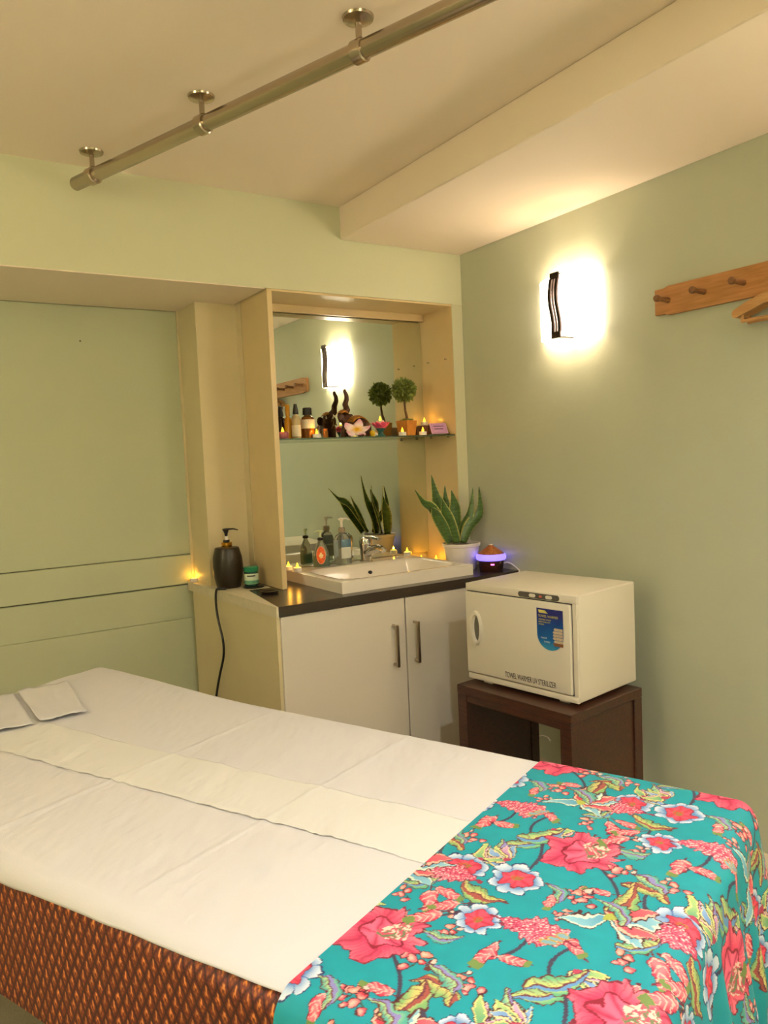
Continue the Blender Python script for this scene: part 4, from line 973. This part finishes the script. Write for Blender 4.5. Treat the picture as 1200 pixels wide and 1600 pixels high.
def leaff(K, cu, cv, r_, s, pal=0):
    i, x, y = K.loc(cu, cv, r_, s)
    if not len(i): return
    y = y - .38 * (x * x - .3); t_ = (x + 1) / 2; ok = (t_ > 0) & (t_ < 1); tc_ = np.clip(t_, 0, 1)
    w_ = .36 * np.sin(PI * tc_ ** .8) * (.82 + .28 * np.abs(np.sin(tc_ * 15)))
    o = ok & (np.abs(y) < w_ + .055); K.c[i[o]] = hexc('#5a2a2a'); f = ok & (np.abs(y) < w_)
    p_ = [('#cfd07a', '#5fae84', '#4f8fd0'), ('#e0c878', '#7cb070', '#9a3040'), ('#b9d690', '#4aa59a', '#8a7cc8')][pal]
    col = lerp(hexc(p_[0]), hexc(p_[1]), np.abs(y) / .28); col = lerp(col, hexc(p_[2]), ((y < 0) & (np.abs(y) < .17)).astype(float) * .9); col = lerp(col, hexc('#7a2038'), ((np.sin(x * 26 + np.abs(y) * 22) > .8) & (y > 0)).astype(float) * .6); K.c[i[f]] = col[f]
    f = ok & (np.abs(y) < .03); K.c[i[f]] = hexc('#6a3040')
def berries(K, cu, cv, r_, s):
    i, x, y = K.loc(cu, cv, r_, s)
    if not len(i): return
    f = (np.abs(y - .3 * np.sin(x * 3)) < .05) & (np.abs(x) < 1); K.c[i[f]] = hexc('#3a4a3a')
    for bx_, by_, br_, h in ((-.75, -.3, .24, '#e0566a'), (-.25, .25, .28, '#e8707a'), (.25, -.12, .22, '#d8384e'), (.62, .42, .26, '#f08a7a'), (.85, -.2, .18, '#c8c0b8'), (-.5, .62, .18, '#e0566a')):
        r = np.hypot(x - bx_, y - by_); f = r < br_ + .07; K.c[i[f]] = hexc('#5a1c2a'); f = r < br_; K.c[i[f]] = lerp(hexc('#f6c8b4'), hexc(h), np.hypot(x - bx_ + .06, y - by_ - .06) / br_)[f]
def bud(K, cu, cv, r_, s):
    i, x, y = K.loc(cu, cv, r_, s)
    if not len(i): return
    w_ = .42 * np.sqrt(np.clip(1 - x * x, 0, 1)); o = np.abs(y) < w_ + .06; K.c[i[o]] = hexc('#6a1a30'); f = np.abs(y) < w_; col = lerp(hexc('#f2808a'), hexc('#d02f52'), np.abs(y) / .35); col = lerp(col, hexc('#f4d4c4'), (np.sin(x * 14 + np.abs(y) * 18) > .6).astype(float) * .7); K.c[i[f]] = col[f]
    f = (x < -.75) & (np.abs(y) < .35) & (x > -1.25); K.c[i[f]] = hexc('#6f8a4a')
def stem(K, p, q, bend, w_=.0035, h='#4a2a34'):
    p, q = np.array(p), np.array(q); d_ = q - p; ln = np.hypot(*d_); d_ /= ln; nn = np.array([-d_[1], d_[0]])
    m_ = (np.abs(K.U - (p[0] + q[0]) / 2) < ln) & (np.abs(K.V - (p[1] + q[1]) / 2) < ln); i = np.nonzero(m_)[0]
    if not len(i): return
    X, Y = K.U[i] - p[0], K.V[i] - p[1]; t_ = (X * d_[0] + Y * d_[1]) / ln; s_ = X * nn[0] + Y * nn[1] - bend * np.sin(PI * np.clip(t_, 0, 1))
    f = (t_ > 0) & (t_ < 1) & (np.abs(s_) < w_); K.c[i[f]] = hexc(h)
TA0, TA1 = -.751 - A0, RA1 + .46
TB0, TB1 = RB0 - .36, RB1 + .30
st_ = .0020
Ua, Vb = np.meshgrid(np.arange(TA0, TA1, st_), np.arange(TB0, TB1, st_))
K = Cloth(Ua, Vb)
L1, L2 = np.array([.385, .012]), np.array([.190, .396])
p0 = np.array(ab(905, 1332))
def px2(*a): return np.array(ab(*a)) - p0
mot = [
 (leaff, (845, 1305), .052, .3, 0), (leaff, (748, 1397), .048, -.7, 1), (leaff, (862, 1545), .056, .5, 0), (leaff, (636, 1562), .052, .9, 1), (leaff, (606, 1588), .045, 1.9, 2),
 (leaff, (1012, 1390), .045, 2.4, 1), (leaff, (955, 1218), .040, 2.2, 2), (leaff, (780, 1330), .046, 1.2, 2),
 (berries, (905, 1395), .024, .3), (berries, (980, 1500), .026, 1.2), (berries, (650, 1500), .028, .2), (berries, (735, 1535), .026, 2.0), (berries, (1000, 1330), .023, .8), (berries, (720, 1430), .023, 2.6), (berries, (880, 1430), .020, .4), (berries, (560, 1560), .028, 1.4),
 (bud, (665, 1430), .030, .4), (bud, (1035, 1520), .034, 1.6), (bud, (985, 1560), .030, 1.0), (bud, (700, 1395), .026, 2.4), (bud, (895, 1478), .026, 2.0), (bud, (980, 1300), .026, .2), (bud, (760, 1490), .030, .9),
 (roundf, (805, 1372), .050, .2), (roundf, (1065, 1445), .046, .9), (roundf, (745, 1435), .040, .4),
 (cone, (832, 1452), .056, 2.6), (cone, (1035, 1455), .058, -.5), (leaff, (870, 1392), .036, 1.8, 2), (leaff, (1000, 1478), .038, .2, 0), (bud, (860, 1408), .022, 1.2), (bud, (935, 1392), .024, -.4), (leaff, (690, 1462), .034, -.2, 2), (bud, (800, 1500), .024, 2.8), (berries, (925, 1555), .022, 2.2), (fan, (1090, 1430), .056, .5), (fan, (790, 1340), .050, 2.2), (fan, (905, 1520), .046, -1.2), (lily, (958, 1438), .078, .3), (peony, (905, 1332), .076, .4)]
stems = [((905, 1332), (965, 1440), .03), ((832, 1452), (745, 1500), .02), ((862, 1545), (900, 1478), .02), ((1012, 1390), (1065, 1445), -.03), ((748, 1397), (665, 1430), .02), ((845, 1305), (805, 1372), .02), ((1035, 1455), (1012, 1390), .015)]
ang0 = math.atan2(*(px2(945, 1332)[::-1]))      # image-right direction on the cloth
cells = [(i, j) for i in range(-4, 6) for j in range(-4, 5)]
for i, j in cells:
    o = p0 + i * L1 + j * L2
    if not (TA0 - .35 < o[0] < TA1 + .35 and TB0 - .4 < o[1] < TB1 + .4): continue
    for a_, b_, bd in stems: stem(K, o + px2(*a_), o + px2(*b_), bd, .0032, '#3f3a52')
    for mm in mot:
        c_ = o + px2(*mm[1]); f_ = mm[0]
        if not (TA0 - .1 < c_[0] < TA1 + .1 and TB0 - .1 < c_[1] < TB1 + .1): continue
        if f_ is leaff: f_(K, c_[0], c_[1], ang0 + mm[3], mm[2], mm[4])
        else: f_(K, c_[0], c_[1], ang0 + mm[3], mm[2])
P = drape(Ua, Vb, .6775, .042, fold=.030, flare=.012)
P[..., 2] += .003 * vnoise(Ua * 9, Vb * 9, 12) * sstep(TA0, TA0 + .1, Ua)
th_ = gridmesh('floral_throw', P, attr_mat('floral_print', .7, .15, 900), None, K.c.reshape(Ua.shape + (3,)))
th_.location = (bl[0], bl[1], 0); th_.rotation_euler = (0, 0, brz)
tag(th_, 'teal floral throw with pink peonies draped over the bed foot', 'throw')
